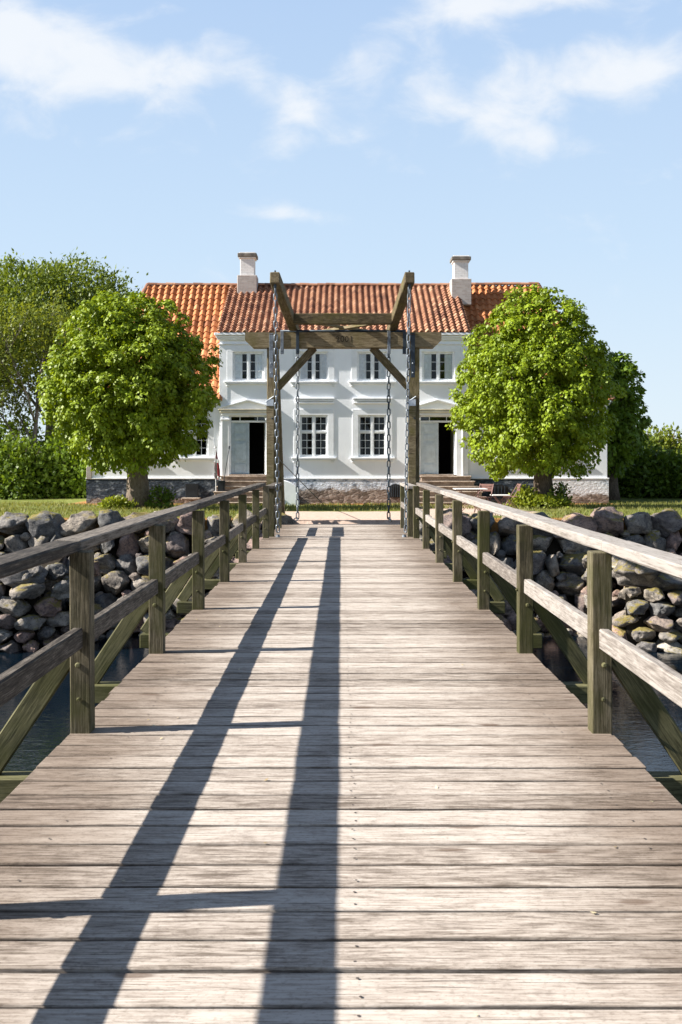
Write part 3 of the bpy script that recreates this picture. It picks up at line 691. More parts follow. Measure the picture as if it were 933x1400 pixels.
# plinth with gaps under the doors left closed
PLY = D-.05
for a, b, m, yq in ((XL-.05, HX(150), 'plinth_tar', YW-.05), (HX(150), XC0, 'plinth_tar', YW-.05), (XC0, XC1, 'plinth_mid', PLY), (XC1, HX(755), 'plinth_tar', YW-.05), (HX(755), XR+.05, 'plinth_white', YW-.05)):
    mb = MB(); zt = ZP
    mb.prism([(a+.0015, -.55), (b-.0015, -.55), (b-.0015, zt), (a+.0015, zt)], yq, D+.6); one(mb, 'plinth', M[m], house)
# small ledge at plinth top
mb = MB()
for a, b, yq in ((XL-.07, XC0-.02, YW-.065), (XC0-.02, HX(312), PLY-.02), (HX(365), HX(572), PLY-.02), (HX(624), XC1+.02, PLY-.02), (XC1+.02, XR+.07, YW-.065)): mb.box(((a+b)/2, yq+.10, ZP+.02), (b-a, .2, .045), None, .006)
one(mb, 'plinth_ledge', M['trim'], house)
# hatches and cellar lights in the plinth
def arch(x0, x1, z0, z1, y, name, mat, grille=True):
    mb = MB(); n = 8; o = [(x0, z0), (x1, z0)]+[(x1+(x0-x1)*i/n, z1-.18*(2*i/n-1)**2*(z1-z0)) for i in range(n+1)]
    mb.prism(o, y-.012, y+.05); p = one(mb, name, mat, house)
    if grille:
        g = MB()
        for i in range(1, 6): xx = x0+(x1-x0)*i/6; g.tube([(xx, y-.03, z0+.02), (xx, y-.03, z1-.06)], .011, 6)
        one(g, 'grille_bar', M['iron'], p)
arch(HX(667.5), HX(694.5), HZ(679), HZ(662.5), YW-.05, 'cellar_opening', M['vent'])
arch(HX(532), HX(549), HZ(680), HZ(661.5), PLY, 'cellar_opening', M['vent'])
mb = MB(); mb.box((HX(262), YW-.085, HZ(671)), (.52, .06, .58), None, .01); one(mb, 'cellar_hatch', M['black'], house)
mb = MB(); mb.box((HX(262), YW-.28, HZ(682)), (.75, .35, .1), None, .02); one(mb, 'cellar_sill', M['steps'], house)
# brown worn corner pilaster at the left end
mb = MB(); mb.box((XL+.06, YW-.03, HZ(646)), (.20, .08, .50), None, .01); one(mb, 'worn_corner', M['chimney_raw'], house)

def window(h, y, mid, rows, curt, cols=2):
    a, b, c, d = h; yo = y+.075; cx = (a+b)/2
    fr = MB(); fw = .05
    for xx in (a+fw/2, b-fw/2): fr.box((xx, yo, (c+d)/2), (fw, .07, d-c), None, .003)
    for zz in (c+fw/2, d-fw/2): fr.box((cx, yo+.001, zz), (b-a-2*fw+.002, .066, fw), None, .003)
    fr.box((cx, yo-.012, (c+d)/2), (.085, .075, d-c-2*fw), None, .004)
    bands = [(c+fw, d-fw, rows[0])]
    if mid:
        zm = c+(d-c)*.60; fr.box(((a+cx)/2, yo-.006, zm), ((b-a)/2-fw-.03, .07, .07), None, .003); fr.box(((b+cx)/2, yo-.006, zm), ((b-a)/2-fw-.03, .07, .07), None, .003)
        bands = [(c+fw, zm-.035, rows[0]), (zm+.035, d-fw, rows[1])]
    for x0, x1 in ((a+fw, cx-.0425), (cx+.0425, b-fw)):
        for z0, z1, nr in bands:
            sw = .034
            for xx in (x0+sw/2, x1-sw/2): fr.box((xx, yo+.004, (z0+z1)/2), (sw, .045, z1-z0-.004), None, .003)
            for zz in (z0+sw/2, z1-sw/2): fr.box(((x0+x1)/2, yo+.005, zz), (x1-x0-2*sw, .043, sw), None, .003)
            for i in range(1, nr): fr.box(((x0+x1)/2, yo+.008, z0+(z1-z0)*i/nr), (x1-x0-2*sw, .03, .017), None, 0)
            if cols == 2: fr.box(((x0+x1)/2, yo+.0095, (z0+z1)/2), (.016, .03, z1-z0-2*sw), None, 0)
    W = one(fr, 'window', M['frame'], house)
    pn = MB(); pn.add([(a+.05, yo+.012, c+.05), (b-.05, yo+.012, c+.05), (b-.05, yo+.012, d-.05), (a+.05, yo+.012, d-.05)], [(0, 1, 2, 3)]); one(pn, 'pane', M['glass'], W)
    su = MB(); s = .235
    for xx, sg in ((a-s/2, -1), (b+s/2, 1)): su.box((xx, y-.004, (c+d)/2+.0), (s, .04, d-c+.0), None, .006)
    su.box((cx, y-.0045, d+s/2), (b-a+2*s, .041, s), None, .006)
    one(su, 'window_surround', M['trim'], W)
    si = MB(); si.box((cx, y-.045, c-.055), (b-a+2*s+.20, .135, .06), None, .008); si.box((cx, y-.035, c-.12), (b-a+2*s+.1, .09, .05), None, .005)
    for xx in (a-s+.04, b+s-.04): si.box((xx, y-.025, c-.19), (.12, .06, .08), None, .01)
    one(si, 'sill', M['trim'], W)
    if curt:
        cu = MB()
        for x0, x1 in ((a+.06, a+.06+(b-a)*.25), (b-.06-(b-a)*.25, b-.06)):
            n = 24; vs = []
            for i in range(n+1):
                xx = x0+(x1-x0)*i/n; yy_ = yo+.05+.018*math.sin(i*1.7)
                vs += [(xx, yy_, c+.05), (xx, yy_, d-.05)]
            cu.add(vs, [(2*i, 2*i+2, 2*i+3, 2*i+1) for i in range(n)])
        one(cu, 'curtain', M['curtain'], W, smooth=True)
for h in UP: window(h, D, False, (3,), True)
for h in LO: window(h, D, True, (3, 2), False)
for h in WLh+WRh: window(h, YW, True, (3, 2), False)
# hoods over the lower windows
for a, b in ((403, 457), (482, 536)):
    mb = MB(); x0, x1 = HX(a), HX(b); mb.box(((x0+x1)/2, D-.06, HZ(545)), (x1-x0, .12, .06), None, .01); mb.box(((x0+x1)/2, D-.04, HZ(547.5)), (x1-x0-.06, .11, .06), None, .008); mb.box(((x0+x1)/2, D-.045, HZ(551)), (x1-x0-.04, .10, .04), None, .008); one(mb, 'window_hood', M['trim'], house)
# doors with surrounds
for q, h in enumerate(DO):
    a, b, c, d = h; cx = (a+b)/2; yo = D+.14
    fr = MB(); fw = .055; zt = d-.20
    for xx in (a+fw/2, b-fw/2): fr.box((xx, yo, (c+d)/2), (fw, .1, d-c), None, .004)
    fr.box((cx, yo, d-fw/2), (b-a-2*fw, .098, fw), None, .004); fr.box((cx, yo-.01, zt-.04), (b-a-2*fw, .11, .075), None, .004)
    for xx in (a+(b-a)*.28, a+(b-a)*.76): fr.box((xx, yo, (zt+d-fw)/2), (.03, .06, d-fw-zt), None, .002)
    dr = one(fr, 'door', M['frame'], house)
    xm = a+(b-a)*.53; z1 = zt-.08; lf = MB(); x0 = a+fw+.005; wl_ = xm-x0
    lf.box(((x0+xm)/2, yo+.02, (c+z1)/2+.01), (wl_, .045, z1-c-.02), None, .004)
    for p0, p1 in ((.03, .20), (.25, .62), (.67, .76), (.81, .96)):
        za, zb_ = c+(z1-c)*p0, c+(z1-c)*p1
        lf.box(((x0+xm)/2-.01, yo-.012, (za+zb_)/2), (wl_*.62, .03, zb_-za), None, .012)
        if p0 != .25: continue
        lf.box(((x0+xm)/2-.01, yo-.03, (za+zb_)/2), (wl_*.40, .02, (zb_-za)*.80), None, .008)
    lf.box((xm-.03, yo-.012, (c+z1)/2), (.07, .03, z1-c-.03), None, .006)
    dl = one(lf, 'door_leaf', M['door'] if q == 0 else M['doorpale'], dr)
    gl = MB(); gl.box((cx, yo+.01, (zt+d)/2), (b-a-.1, .004, d-zt-.05), None, 0); one(gl, 'transom_pane', M['glass'], dr)
    th = MB(); th.box((cx, D+.04, c-.028), (b-a-.004, .30, .055), None, .008); one(th, 'threshold', M['steps'], dr)
    # open right leaf folded inward
    op = MB(); op.box((b-fw-.03, yo+.42, (c+z1)/2), (.045, .72, z1-c-.02), None, .004); one(op, 'door_leaf', M['oakdark'], dr)
    sr = MB()
    for sg, xx in ((-1, a-.16), (1, b+.16)):
        sr.box((xx, D-.03, (ZP+.06+d+.02)/2), (.30, .09, d+.02-ZP-.06), None, .008); sr.box((xx+sg*.12, D-.045, (ZP+d)/2), (.05, .11, d-ZP-.1), None, .006); sr.box((xx, D-.05, d-.16), (.36, .13, .08), None, .01)
    sr.box((cx, D-.04, d+.05), (b-a+.62, .11, .085), None, .008)
    one(sr, 'door_surround', M['trim'], dr)
    en = MB(); en.box((cx, D-.07, d+.155), (b-a+.74, .15, .10), None, .015); en.box((cx, D-.07, d+.235), (b-a+.86, .18, .045), None, .01); one(en, 'entablature', M['cream'] if q else M['cream'], dr)
    pe = MB(); zb_ = d+.29; ap = d+.62; hw = (b-a)/2+.45
    pe.beam((cx-hw, D-.05, zb_), (cx, D-.05, ap), .10, .05, bev=.006); pe.beam((cx, D-.0505, ap), (cx+hw, D-.0505, zb_), .10, .05, bev=.006)
    pe.beam((cx-hw, D-.02, zb_-.03+.015), (cx, D-.02, ap-.05), .07, .05, bev=.004)
    one(pe, 'pediment', M['trim'], dr)
    # stone steps
    stp = MB(); zt = c-.06; n = 6; hgt = (zt+.24)/n
    for i in range(n):
        xw = .30+(.11*i if q else .05*i); z_ = zt-hgt*(i+.5)
        stp.box((cx+(.28 if q else -.03), D-.25-.29*i/1.0, z_), (b-a+2*xw-.1, .62, hgt+.0), None, .02, 0, None, .012, 5)
        stp.box((cx+(.28 if q else -.03), D-.30-.29*i/1.0, z_+hgt/2-.022), (b-a+2*xw-.02, .62, .05), None, .012, 0, None, .006, 5)
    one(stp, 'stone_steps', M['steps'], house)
# cornices and corner strips
mb = MB(); x0, x1 = XC0-.02, XC1+.02; cx = (x0+x1)/2
mb.box((cx, D-.09, ZC-.05), (x1-x0+.34, .30, .10), None, .015); mb.box((cx, D-.06, ZC-.15), (x1-x0+.22, .20, .08), None, .012); mb.box((cx, D-.04, ZC-.23), (x1-x0+.14, .13, .07), None, .01); mb.box((cx, D-.025, ZC-.43), (x1-x0+.08, .07, .05), None, .008)
one(mb, 'cornice', M['trim'], house)
for a, b in ((XL-.05, XC0-.08), (XC1+.08, XR+.05)):
    mb = MB(); mb.box(((a+b)/2, YW-.10, ZW-.06), (b-a+.1, .3, .12), None, .015); mb.box(((a+b)/2, YW-.05, ZW-.16), (b-a+.06, .16, .08), None, .012); one(mb, 'wing_cornice', M['trim'], house)
for x in (XC0+.16, XC1-.16):
    mb = MB(); mb.box((x, D-.002, (ZP+.07+ZC-.46)/2), (.32, .03, ZC-.46-ZP-.07), None, .006); one(mb, 'corner_pilaster', M['trim'], house)

# roof of real pantiles
RY, RZ = 44.5, 9.36
def pantiles(name, x0, x1, y0, z0, y1, z1, planes=(), sp_=.275, row=.335, face=-1, mat='tile'):
    O = Vector((x0, y0, z0)); Vd = Vector((0, y1-y0, z1-z0)); L = Vd.length; Vd.normalize(); Nn = Vector((0, -Vd.z, Vd.y)) if face < 0 else Vector((0, Vd.z, -Vd.y))*-1
    if Nn.z < 0: Nn = -Nn
    nu = int((x1-x0)/sp_*10); rows = int(L/row)+1
    U_ = np.linspace(0, x1-x0, nu+1); ph = (U_/sp_) % 1
    prof = np.where(ph < .62, np.sin(ph/.62*np.pi)*.070, -np.sin((ph-.62)/.38*np.pi)*.03)
    vs = []; g = []; fs = []
    for r_ in range(rows):
        for t, lift in ((0, .048), (1, .004)):
            v = min(L, (r_+t)*row-(.0 if t == 0 else -.012))
            for i, u in enumerate(U_):
                jl = .012*noise.noise(Vector((math.floor(u/sp_)*3.7, r_*5.1, 0)))
                sag = -.035*math.sin(u*.55+x0)*math.sin(math.pi*v/L)*.8
                p = O+Vector((u, 0, 0))+Vd*v+Nn*(prof[i]+lift+jl+sag)
                vs.append(p); g.append((u/sp_+x0*7, r_+.5, 0))
        b0 = r_*2*(nu+1)
        for i in range(nu): fs.append((b0+i, b0+i+1, b0+nu+1+i+1, b0+nu+1+i))
        if r_:
            for i in range(nu): fs.append((b0-(nu+1)+i, b0-(nu+1)+i+1, b0+i+1, b0+i))
    # front lip
    base = len(vs)
    for i, u in enumerate(U_): vs.append(O+Vector((u, 0, 0))+Nn*(prof[i]-.0)-Vd*.0+Nn*-.01); g.append((u/sp_+x0*7, .5, 0))
    for i in range(nu): fs.append((base+i, base+i+1, i+1, i))
    me = bpy.data.meshes.new(name); me.from_pydata([tuple(v) for v in vs], [], fs)
    a = me.attributes.new('gc', 'FLOAT_VECTOR', 'POINT'); a.data.foreach_set('vector', np.array(g, dtype=np.float32).ravel())
    bm = bmesh.new(); bm.from_mesh(me)
    for co, no in planes: bmesh.ops.bisect_plane(bm, geom=bm.verts[:]+bm.edges[:]+bm.faces[:], plane_co=co, plane_no=no, clear_outer=True)
    bm.to_mesh(me); bm.free(); me.materials.append(M[mat]); me.polygons.foreach_set('use_smooth', np.ones(len(me.polygons), dtype=bool))
    try: me.set_sharp_from_angle(angle=R(45))
    except Exception: pass
    o = bpy.data.objects.new(name, me); COL.objects.link(o); o.parent = house; o.location = -Vector(house.location); return o
pantiles('middle_roof', XC0-.10, XC1+.10, D-.22, ZC+.0, RY, RZ-.02, sp_=.262, row=.29)
# hips: ridge ends at HXr; planes through ridge end and eave corners
eL, eR = XL-.18, XR+.18; rL, rR = -8.62, 8.80; yE = YW-.22; zE = ZW-.05; yB = YB+.2
def hip_plane(p, q, up_, inside):
    p, q = Vector(p), Vector(q); nrm = (q-p).cross(Vector((0, 0, 1))).normalized()
    if (Vector(inside)-p).dot(nrm) > 0: nrm = -nrm
    return (p, nrm)
hL = hip_plane((eL, yE, zE), (rL, RY, RZ), 0, (0, 42, 5)); hR = hip_plane((eR, yE, zE), (rR, RY, RZ), 0, (0, 42, 5))
hLb = hip_plane((eL, yB, zE), (rL, RY, RZ), 0, (0, 46, 5)); hRb = hip_plane((eR, yB, zE), (rR, RY, RZ), 0, (0, 46, 5))
pantiles('wing_roof', eL, XC0+.12, yE, zE, RY, RZ+.02, [hL], .285, .36, -1, 'tile_new')
pantiles('wing_roof', XC1-.12, eR, yE, zE, RY, RZ+.02, [hR], .285, .36, -1, 'tile_mid')
mb = MB(); mb.add([(eL, yB, zE), (eR, yB, zE), (rR, RY, RZ), (rL, RY, RZ)], [(0, 1, 2, 3)], [(0, 0, 0), (70, 0, 0), (60, 18, 0), (8, 18, 0)])
mb.add([(eL, yE, zE), (eL, yB, zE), (rL, RY, RZ)], [(0, 1, 2)], [(0, 0, 0), (30, 0, 0), (15, 16, 0)]); mb.add([(eR, yE, zE), (eR, yB, zE), (rR, RY, RZ)], [(0, 1, 2)], [(0, 0, 0), (30, 0, 0), (15, 16, 0)])
one(mb, 'rear_roof', M['tile'], house)
def ridge(a, b, name='ridge_tiles', r=.115):
    a, b = Vector(a), Vector(b); n = max(2, int((b-a).length/.38)); mb = MB()
    for i in range(n):
        p, q = a.lerp(b, i/n), a.lerp(b, (i+1.08)/n); j = random.uniform(-.012, .012)
        d = (q-p).normalized(); s_ = d.cross(Vector((0, 0, 1))).normalized(); u_ = s_.cross(d); m = 8; vs = []; gcs = []
        for e, pt in enumerate((p, q)):
            for kk in range(m+1):
                t = math.pi*kk/m; rr = r*(1.04 if e == 0 else .94); vs.append(pt+s_*math.cos(t)*rr+u_*(math.sin(t)*rr-.02+j)); gcs.append((i+.5, 200.5, 0))
        mb.add(vs, [(kk, kk+1, m+2+kk, m+1+kk) for kk in range(m)], gcs)
    return one(mb, name, M['tile'], house)
ridge((rL, RY, RZ+.04), (XC0+.3, RY, RZ+.03)); ridge((XC0+.3, RY, RZ+.03), (XC1-.3, RY, RZ+.02)); ridge((XC1-.3, RY, RZ+.03), (rR, RY, RZ+.07))
ridge((rL, RY, RZ+.05), (eL, yE, zE+.05), 'hip_tiles'); ridge((rR, RY, RZ+.06), (eR, yE, zE+.05), 'hip_tiles')
# chimneys
for cx, yc, zb_ in ((-4.13, 44.15, 8.6), (5.22, 43.55, 8.3)):
    mb = MB(); s_ = .86; zt = zb_+2.0 if cx < 0 else zb_+2.18
    ztop = 10.72 if cx < 0 else 10.45
    mb.box((cx, yc, (zb_+ztop-1.02)/2), (s_, .85, ztop-1.02-zb_), None, .02); ch = one(mb, 'chimney', M['chimney_raw'], house)
    mb = MB(); mb.box((cx, yc, ztop-.62), (s_-.24, .62, .82), None, .02); mb.box((cx, yc, ztop-.235), (s_-.12, .72, .07), None, .015); mb.box((cx, yc, ztop-.02), (s_-.16, .66, .05), None, .01); one(mb, 'chimney_shaft', M['chimney'], ch)
    mb = MB(); mb.box((cx, yc, ztop-.125), (s_-.02, .82, .16), None, .02); one(mb, 'chimney_cap', M['soot'], ch)

# white bulkhead by the stair, flag bin, furniture
mb = MB(); n = 8; x0, x1 = HX(386), HX(409)
o_ = [(x0, -.25), (x1, -.25), (x1, .50)]+[(x1+(x0-x1)*i/n, .50+.28*math.sin(math.pi/2*i/n)) for i in range(1, n+1)]
mb.prism(o_, 38.6, 39.5); bh = mb.build('bulkhead', M['white'])
tag(bh, 'low white rendered bulkhead with a curved top beside the left steps', 'bulkhead')
fx, fy = HX(305.0)+.06, 38.9
bn = thing('bin', (fx, fy, -.16), 'slim black metal bin holding a furled flag and a leaning pole', 'bin')
mb = MB(); b_ = .125; mb.prism([(fx-b_, -.16), (fx+b_, -.16), (fx+b_+.01, .74), (fx-b_-.01, .74)], fy-b_, fy+b_); one(mb, 'bin_body', M['black'], bn)
mb = MB(); mb.box((fx, fy, .755), (.29, .29, .03), None, .006); one(mb, 'bin_rim', M['iron'], bn)
fl = thing('flag', (fx-.19, fy-.17, -.16), 'furled red and white flag on a short pole beside the black bin', 'flag')
mb = MB(); mb.tube([(fx-.19, fy-.17, -.16), (fx-.21, fy-.17, 2.05)], .014, 8); mb.tube([(fx-.21, fy-.17, 2.05), (fx-.21, fy-.17, 2.09)], [.055, .055], 10); one(mb, 'pole', M['clothwhite'], fl)
mb = MB(); vs = []; g = []; fs = []; n = 14; rows = 16
for j in range(rows+1):
    t = j/rows; wdt = .03+.16*min(1, t*1.4)
    for i in range(n+1):
        u = i/n; vs.append((fx-.205+.01*t+wdt*(u-.25)*1.1, fy-.17-.045*math.sin(u*9+t*2)*t, 1.98-1.12*t-.10*u*math.sin(u*3)*t)); g.append((0, 0, 0))
for j in range(rows):
    for i in range(n):
        fs.append((j*(n+1)+i, j*(n+1)+i+1, (j+1)*(n+1)+i+1, (j+1)*(n+1)+i))
o = len(mb.v); mb.v += vs; mb.gc += g; mb.r += [.5]*len(vs); mb.f += fs
for j in range(rows):
    for i in range(n): mb.mi.append(1 if (abs(i-4-j*.15) < 1.2 or 5 <= j < 7 or 11 <= j-i*.3 < 12.3) else 0)
one(mb, 'cloth', [M['red'], M['clothwhite']], fl, smooth=True)
mb = MB(); mb.tube([(fx+.02, fy-.02, .3), (fx+.30, fy-.05, 2.0)], .014, 8); mb.tube([(fx+.30, fy-.05, 2.0), (fx+.318, fy-.05, 2.12)], [.035, .03], 8)
tag(mb.build('pole', M['iron']), 'bare thin pole leaning to the right out of the black bin', 'pole')

def bistro_table(x, y, z, h, l, wd, label):
    t = thing('bistro_table', (x, y, z), label, 'table', 'bistro tables in front of the house')
    mb = MB(); n = 4
    for i in range(n): mb.box((x, y-wd/2+wd*(i+.5)/n, z+h), (l, wd/n-.012, .028), None, .004)
    one(mb, 'table_top', M['tabletop'], t)
    for sg in (-1, 1):
        for yy_ in (y-wd*.38, y+wd*.38):
            mb = MB(); mb.beam((x-sg*l*.36, yy_, z), (x+sg*l*.36, yy_+.02*sg, z+h-.016), .02, .035, (0, 1, 0)); one(mb, 'leg', M['chairwood'], t)
def folding_chair(x, y, z, rot, label):
    t = thing('folding_chair', (x, y, z), label, 'chair', 'brown folding chairs in front of the house')
    def P(a, b, c): cs, sn = math.cos(rot), math.sin(rot); return (x+a*cs-b*sn, y+a*sn+b*cs, z+c)
    upv = (math.cos(rot), math.sin(rot), 0)
    mb = MB()
    for i in range(6): mb.beam(P(-.20, -.18+.066*i, .45), P(.20, -.18+.066*i, .45), .05, .02)
    one(mb, 'seat', M['chairwood'], t)
    mb = MB()
    for i in range(3): mb.beam(P(-.205, .235+.012*i, .66+.078*i), P(.205, .235+.012*i, .66+.078*i), .016, .07)
    one(mb, 'backrest', M['chairwood'], t)
    for sx in (-1, 1):
        mb = MB(); mb.beam(P(sx*.21, -.24, .0), P(sx*.21, .27, .86), .022, .036, upv); one(mb, 'leg', M['chairwood'], t)
        mb = MB(); mb.beam(P(sx*.185, .24, .0), P(sx*.185, -.18, .45), .022, .036, upv); one(mb, 'leg', M['chairwood'], t)
gzz = gz(4, 30)-.005
bistro_table(3.85, 29.7, gz(3.9, 29.7), .72, .95, .7, 'white topped folding table nearest the right hand stone steps')
folding_chair(4.32, 30.1, gz(4.3, 30.1), -.5, 'brown slatted folding chair standing at the white table end')
bistro_table(4.95, 31.0, gz(5, 31), .50, .55, .5, 'small low folding table with crossed legs near the bright green plant')
folding_chair(5.35, 31.3, gz(5.3, 31.3), -1.5, 'dark folding chair seen side on in front of the arched cellar grille')

# ------------------------------------------------------------------ vegetation
def leaf_mesh(name, P, A, N, size, parent, mat, aspect=.8, rnd=None, fold=.18):
    # P positions, A axis (base to tip), N approximate normal; one folded four-sided leaf each
    n = len(P); A = A/np.linalg.norm(A, axis=1, keepdims=True); S_ = np.cross(A, N); S_ /= np.linalg.norm(S_, axis=1, keepdims=True)+1e-9; Nn = np.cross(S_, A)
    L = size*(.7+.6*rng.random((n, 1))); Wd = L*aspect*.5
    b = P; tip = P+A*L-Nn*L*.12; mid = P+A*L*.42
    l = mid-S_*Wd-Nn*L*fold*.6; r = mid+S_*Wd-Nn*L*fold*.6
    V_ = np.stack([b, r, tip, l], 1).reshape(-1, 3).astype(np.float32)
    me = bpy.data.meshes.new(name); me.vertices.add(4*n); me.vertices.foreach_set('co', (V_-np.array(wloc(parent), dtype=np.float32) if parent else V_).ravel())
    idx = (np.arange(n)[:, None]*4+np.array([[0, 1, 2, 0, 2, 3]])).ravel().astype(np.int32)
    me.loops.add(6*n); me.loops.foreach_set('vertex_index', idx); me.polygons.add(2*n); me.polygons.foreach_set('loop_start', np.arange(0, 6*n, 3, dtype=np.int32))
    me.update(calc_edges=True)
    rv = np.repeat((rng.random(n) if rnd is None else rnd), 4).astype(np.float32)
    a = me.attributes.new('rnd', 'FLOAT', 'POINT'); a.data.foreach_set('value', rv)
    me.materials.append(mat); me.polygons.foreach_set('use_smooth', np.ones(2*n, dtype=bool))
    o = bpy.data.objects.new(name, me); COL.objects.link(o)
    if parent: o.parent = parent
    return o
def rdir(n):
    d = rng.normal(size=(n, 3)); return d/np.linalg.norm(d, axis=1, keepdims=True)
def lump(d, seed, k=2.2, amp=.13):
    return np.array([1+amp*noise.noise(Vector(q)*k+Vector((seed, 0, 0)))+amp*.7*noise.noise(Vector(q)*k*2.3+Vector((0, seed, 0))) for q in d])
def clusters(C, out, per, sig, droop=.8, outw=.6, tw=.55):
    n = len(C); P = np.repeat(C, per, 0)+rng.normal(size=(n*per, 3))*sig*np.array([1, 1, .8]); O_ = np.repeat(out, per, 0)
    A = O_*outw+np.array([0, 0, -droop])+rng.normal(size=P.shape)*tw
    N = O_*.7+np.array([0, 0, .65])+rng.normal(size=P.shape)*.45
    r = np.clip(np.repeat(rng.random(n), per)*.55+rng.random(n*per)*.45, 0, 1)
    return P, A, N, r
def tufts(C, out, per, rad, droop=.9):
    n = len(C); q = rdir(n*per); O_ = np.repeat(out, per, 0); sz = np.repeat(rad*(.65+.7*rng.random(n)), per)[:, None]
    q = q+O_*.55+np.array([0, 0, .25]); q /= np.linalg.norm(q, axis=1, keepdims=True)
    P = np.repeat(C, per, 0)+q*sz*(.55+.45*rng.random((n*per, 1)))*np.array([1, 1, .85])
    A = q*.55+O_*.25+np.array([0, 0, -droop])+rng.normal(size=P.shape)*.35
    N = q*.9+np.array([0, 0, .35])+rng.normal(size=P.shape)*.3
    return P, A, N, np.clip(np.repeat(rng.random(n), per)*.6+rng.random(n*per)*.4, 0, 1)
def limbs(root, base, top, r0, crown, nb, mat, spread, seed=0):
    mb = MB(); b = Vector(base); t = Vector(top); H = (t-b).length
    pts = []; rad = []
    for i in range(7):
        f = i/6; pts.append(b.lerp(t, f)+Vector((math.sin(f*5+seed)*.05*H*.3, math.cos(f*4+seed)*.03*H*.3, 0))*(f)); rad.append(r0*(1.35-.9*min(1, f*3)*.35 if f < .34 else 1.03-.45*f))
    rad[0] = r0*1.5; mb.tube(pts, rad, 12)
    for i in range(nb):
        f = random.uniform(.45, 1); p = b.lerp(t, f); a = 2*math.pi*i/nb+random.uniform(-.3, .3); e = random.uniform(.1, .9)
        q = Vector(crown)+Vector((math.cos(a)*spread[0]*.75, math.sin(a)*spread[1]*.75, (e-.4)*spread[2]*1.2))
        m = p.lerp(q, .5)+Vector((0, 0, .3)); r1 = r0*.33
        mb.tube([p, p.lerp(m, .5), m, q], [r1, r1*.8, r1*.5, r1*.15], 7)
    return one(mb, 'trunk', mat, root, smooth=True)
def lime_tree(x, y, z, c, rad, label, mat, n=1500, per=15, leaf=.20, tr=.47, seed=1.0, tx=None, egg=.12, clear=1.2, group='lime trees by the house'):
    tx = x if tx is None else tx
    root = thing('lime_tree', (tx, y, z), label, 'tree', group)
    limbs(root, (tx, y, z-.15), (tx+(c[0]-tx)*.5, y, c[2]-.3), tr, c, 12, M['bark'], rad, seed)
    d = rdir(n); d[:, 1] *= 1.0; lf = lump(d, seed, 2.6, .085); depth = 1.02-.62*rng.random(n)**1.7
    # egg outline: fuller below the middle, with hanging sprays at the skirt
    wz = 1-egg*d[:, 2]
    pock = np.array([noise.noise(Vector(q)*4.2+Vector((seed*3, 5, seed))) for q in d]); depth = depth*(1-.26*np.clip(-pock*2.2, 0, 1))+.05*np.clip(pock*2, 0, 1)
    C = np.stack([c[0]+d[:, 0]*rad[0]*lf*depth*wz, c[1]+d[:, 1]*rad[1]*lf*depth*wz, c[2]+d[:, 2]*rad[2]*lf*depth], 1)
    keep = C[:, 2] > z+clear+.45*rng.random(n); C = C[keep]; d = d[keep]
    P, A, N, r = tufts(C, d, per, .25)
    # skirt sprays
    m = 45; a = rng.random(m)*2*np.pi; rr = .55+.4*rng.random(m)
    for i in range(m):
        x0 = np.array([c[0]+math.cos(a[i])*rad[0]*rr[i]*.95, c[1]+math.sin(a[i])*rad[1]*rr[i]*.95, c[2]-rad[2]*math.sqrt(max(0, 1-rr[i]**2))*.92])
        Ls = random.uniform(.2, .65); kk = 16
        q = x0+np.linspace(0, 1, kk)[:, None]*np.array([random.gauss(0, .1), random.gauss(0, .1), -Ls])+rng.normal(size=(kk, 3))*.06
        q[:, 2] = np.maximum(q[:, 2], z+clear-.35)
        o_ = np.tile(np.array([math.cos(a[i]), math.sin(a[i]), 0]), (kk, 1))
        P = np.vstack([P, q]); A = np.vstack([A, o_*.4+np.array([0, 0, -.9])+rng.normal(size=(kk, 3))*.4]); N = np.vstack([N, o_+rng.normal(size=(kk, 3))*.4]); r = np.concatenate([r, rng.random(kk)])
    leaf_mesh('crown', P, A, N, leaf, root, mat, .85, r)
    return root
lime_tree(-7.03, 33.5, -.02, (-7.03, 33.5, 4.16), (2.66, 2.75, 2.98), 'round pollarded lime tree left of the bridge, lit on its left side', M['lime'], 1900, 40, .118, .33, 3.1, tx=-6.8)
lime_tree(6.75, 35, -.08, (6.82, 35, 4.08), (2.62, 2.7, 3.3), 'broad bright lime tree right of the bridge with plants at its foot', M['lime'], 1900, 40, .118, .30, 8.4, tx=7.15, egg=.16, clear=.95)
lime_tree(12.0, 44.0, -.15, (11.65, 44.0, 3.7), (1.7, 1.75, 2.75), 'smaller dark lime tree behind the right corner of the house', M['limedark'], 800, 24, .17, .25, 5.7, egg=.1, clear=.5)

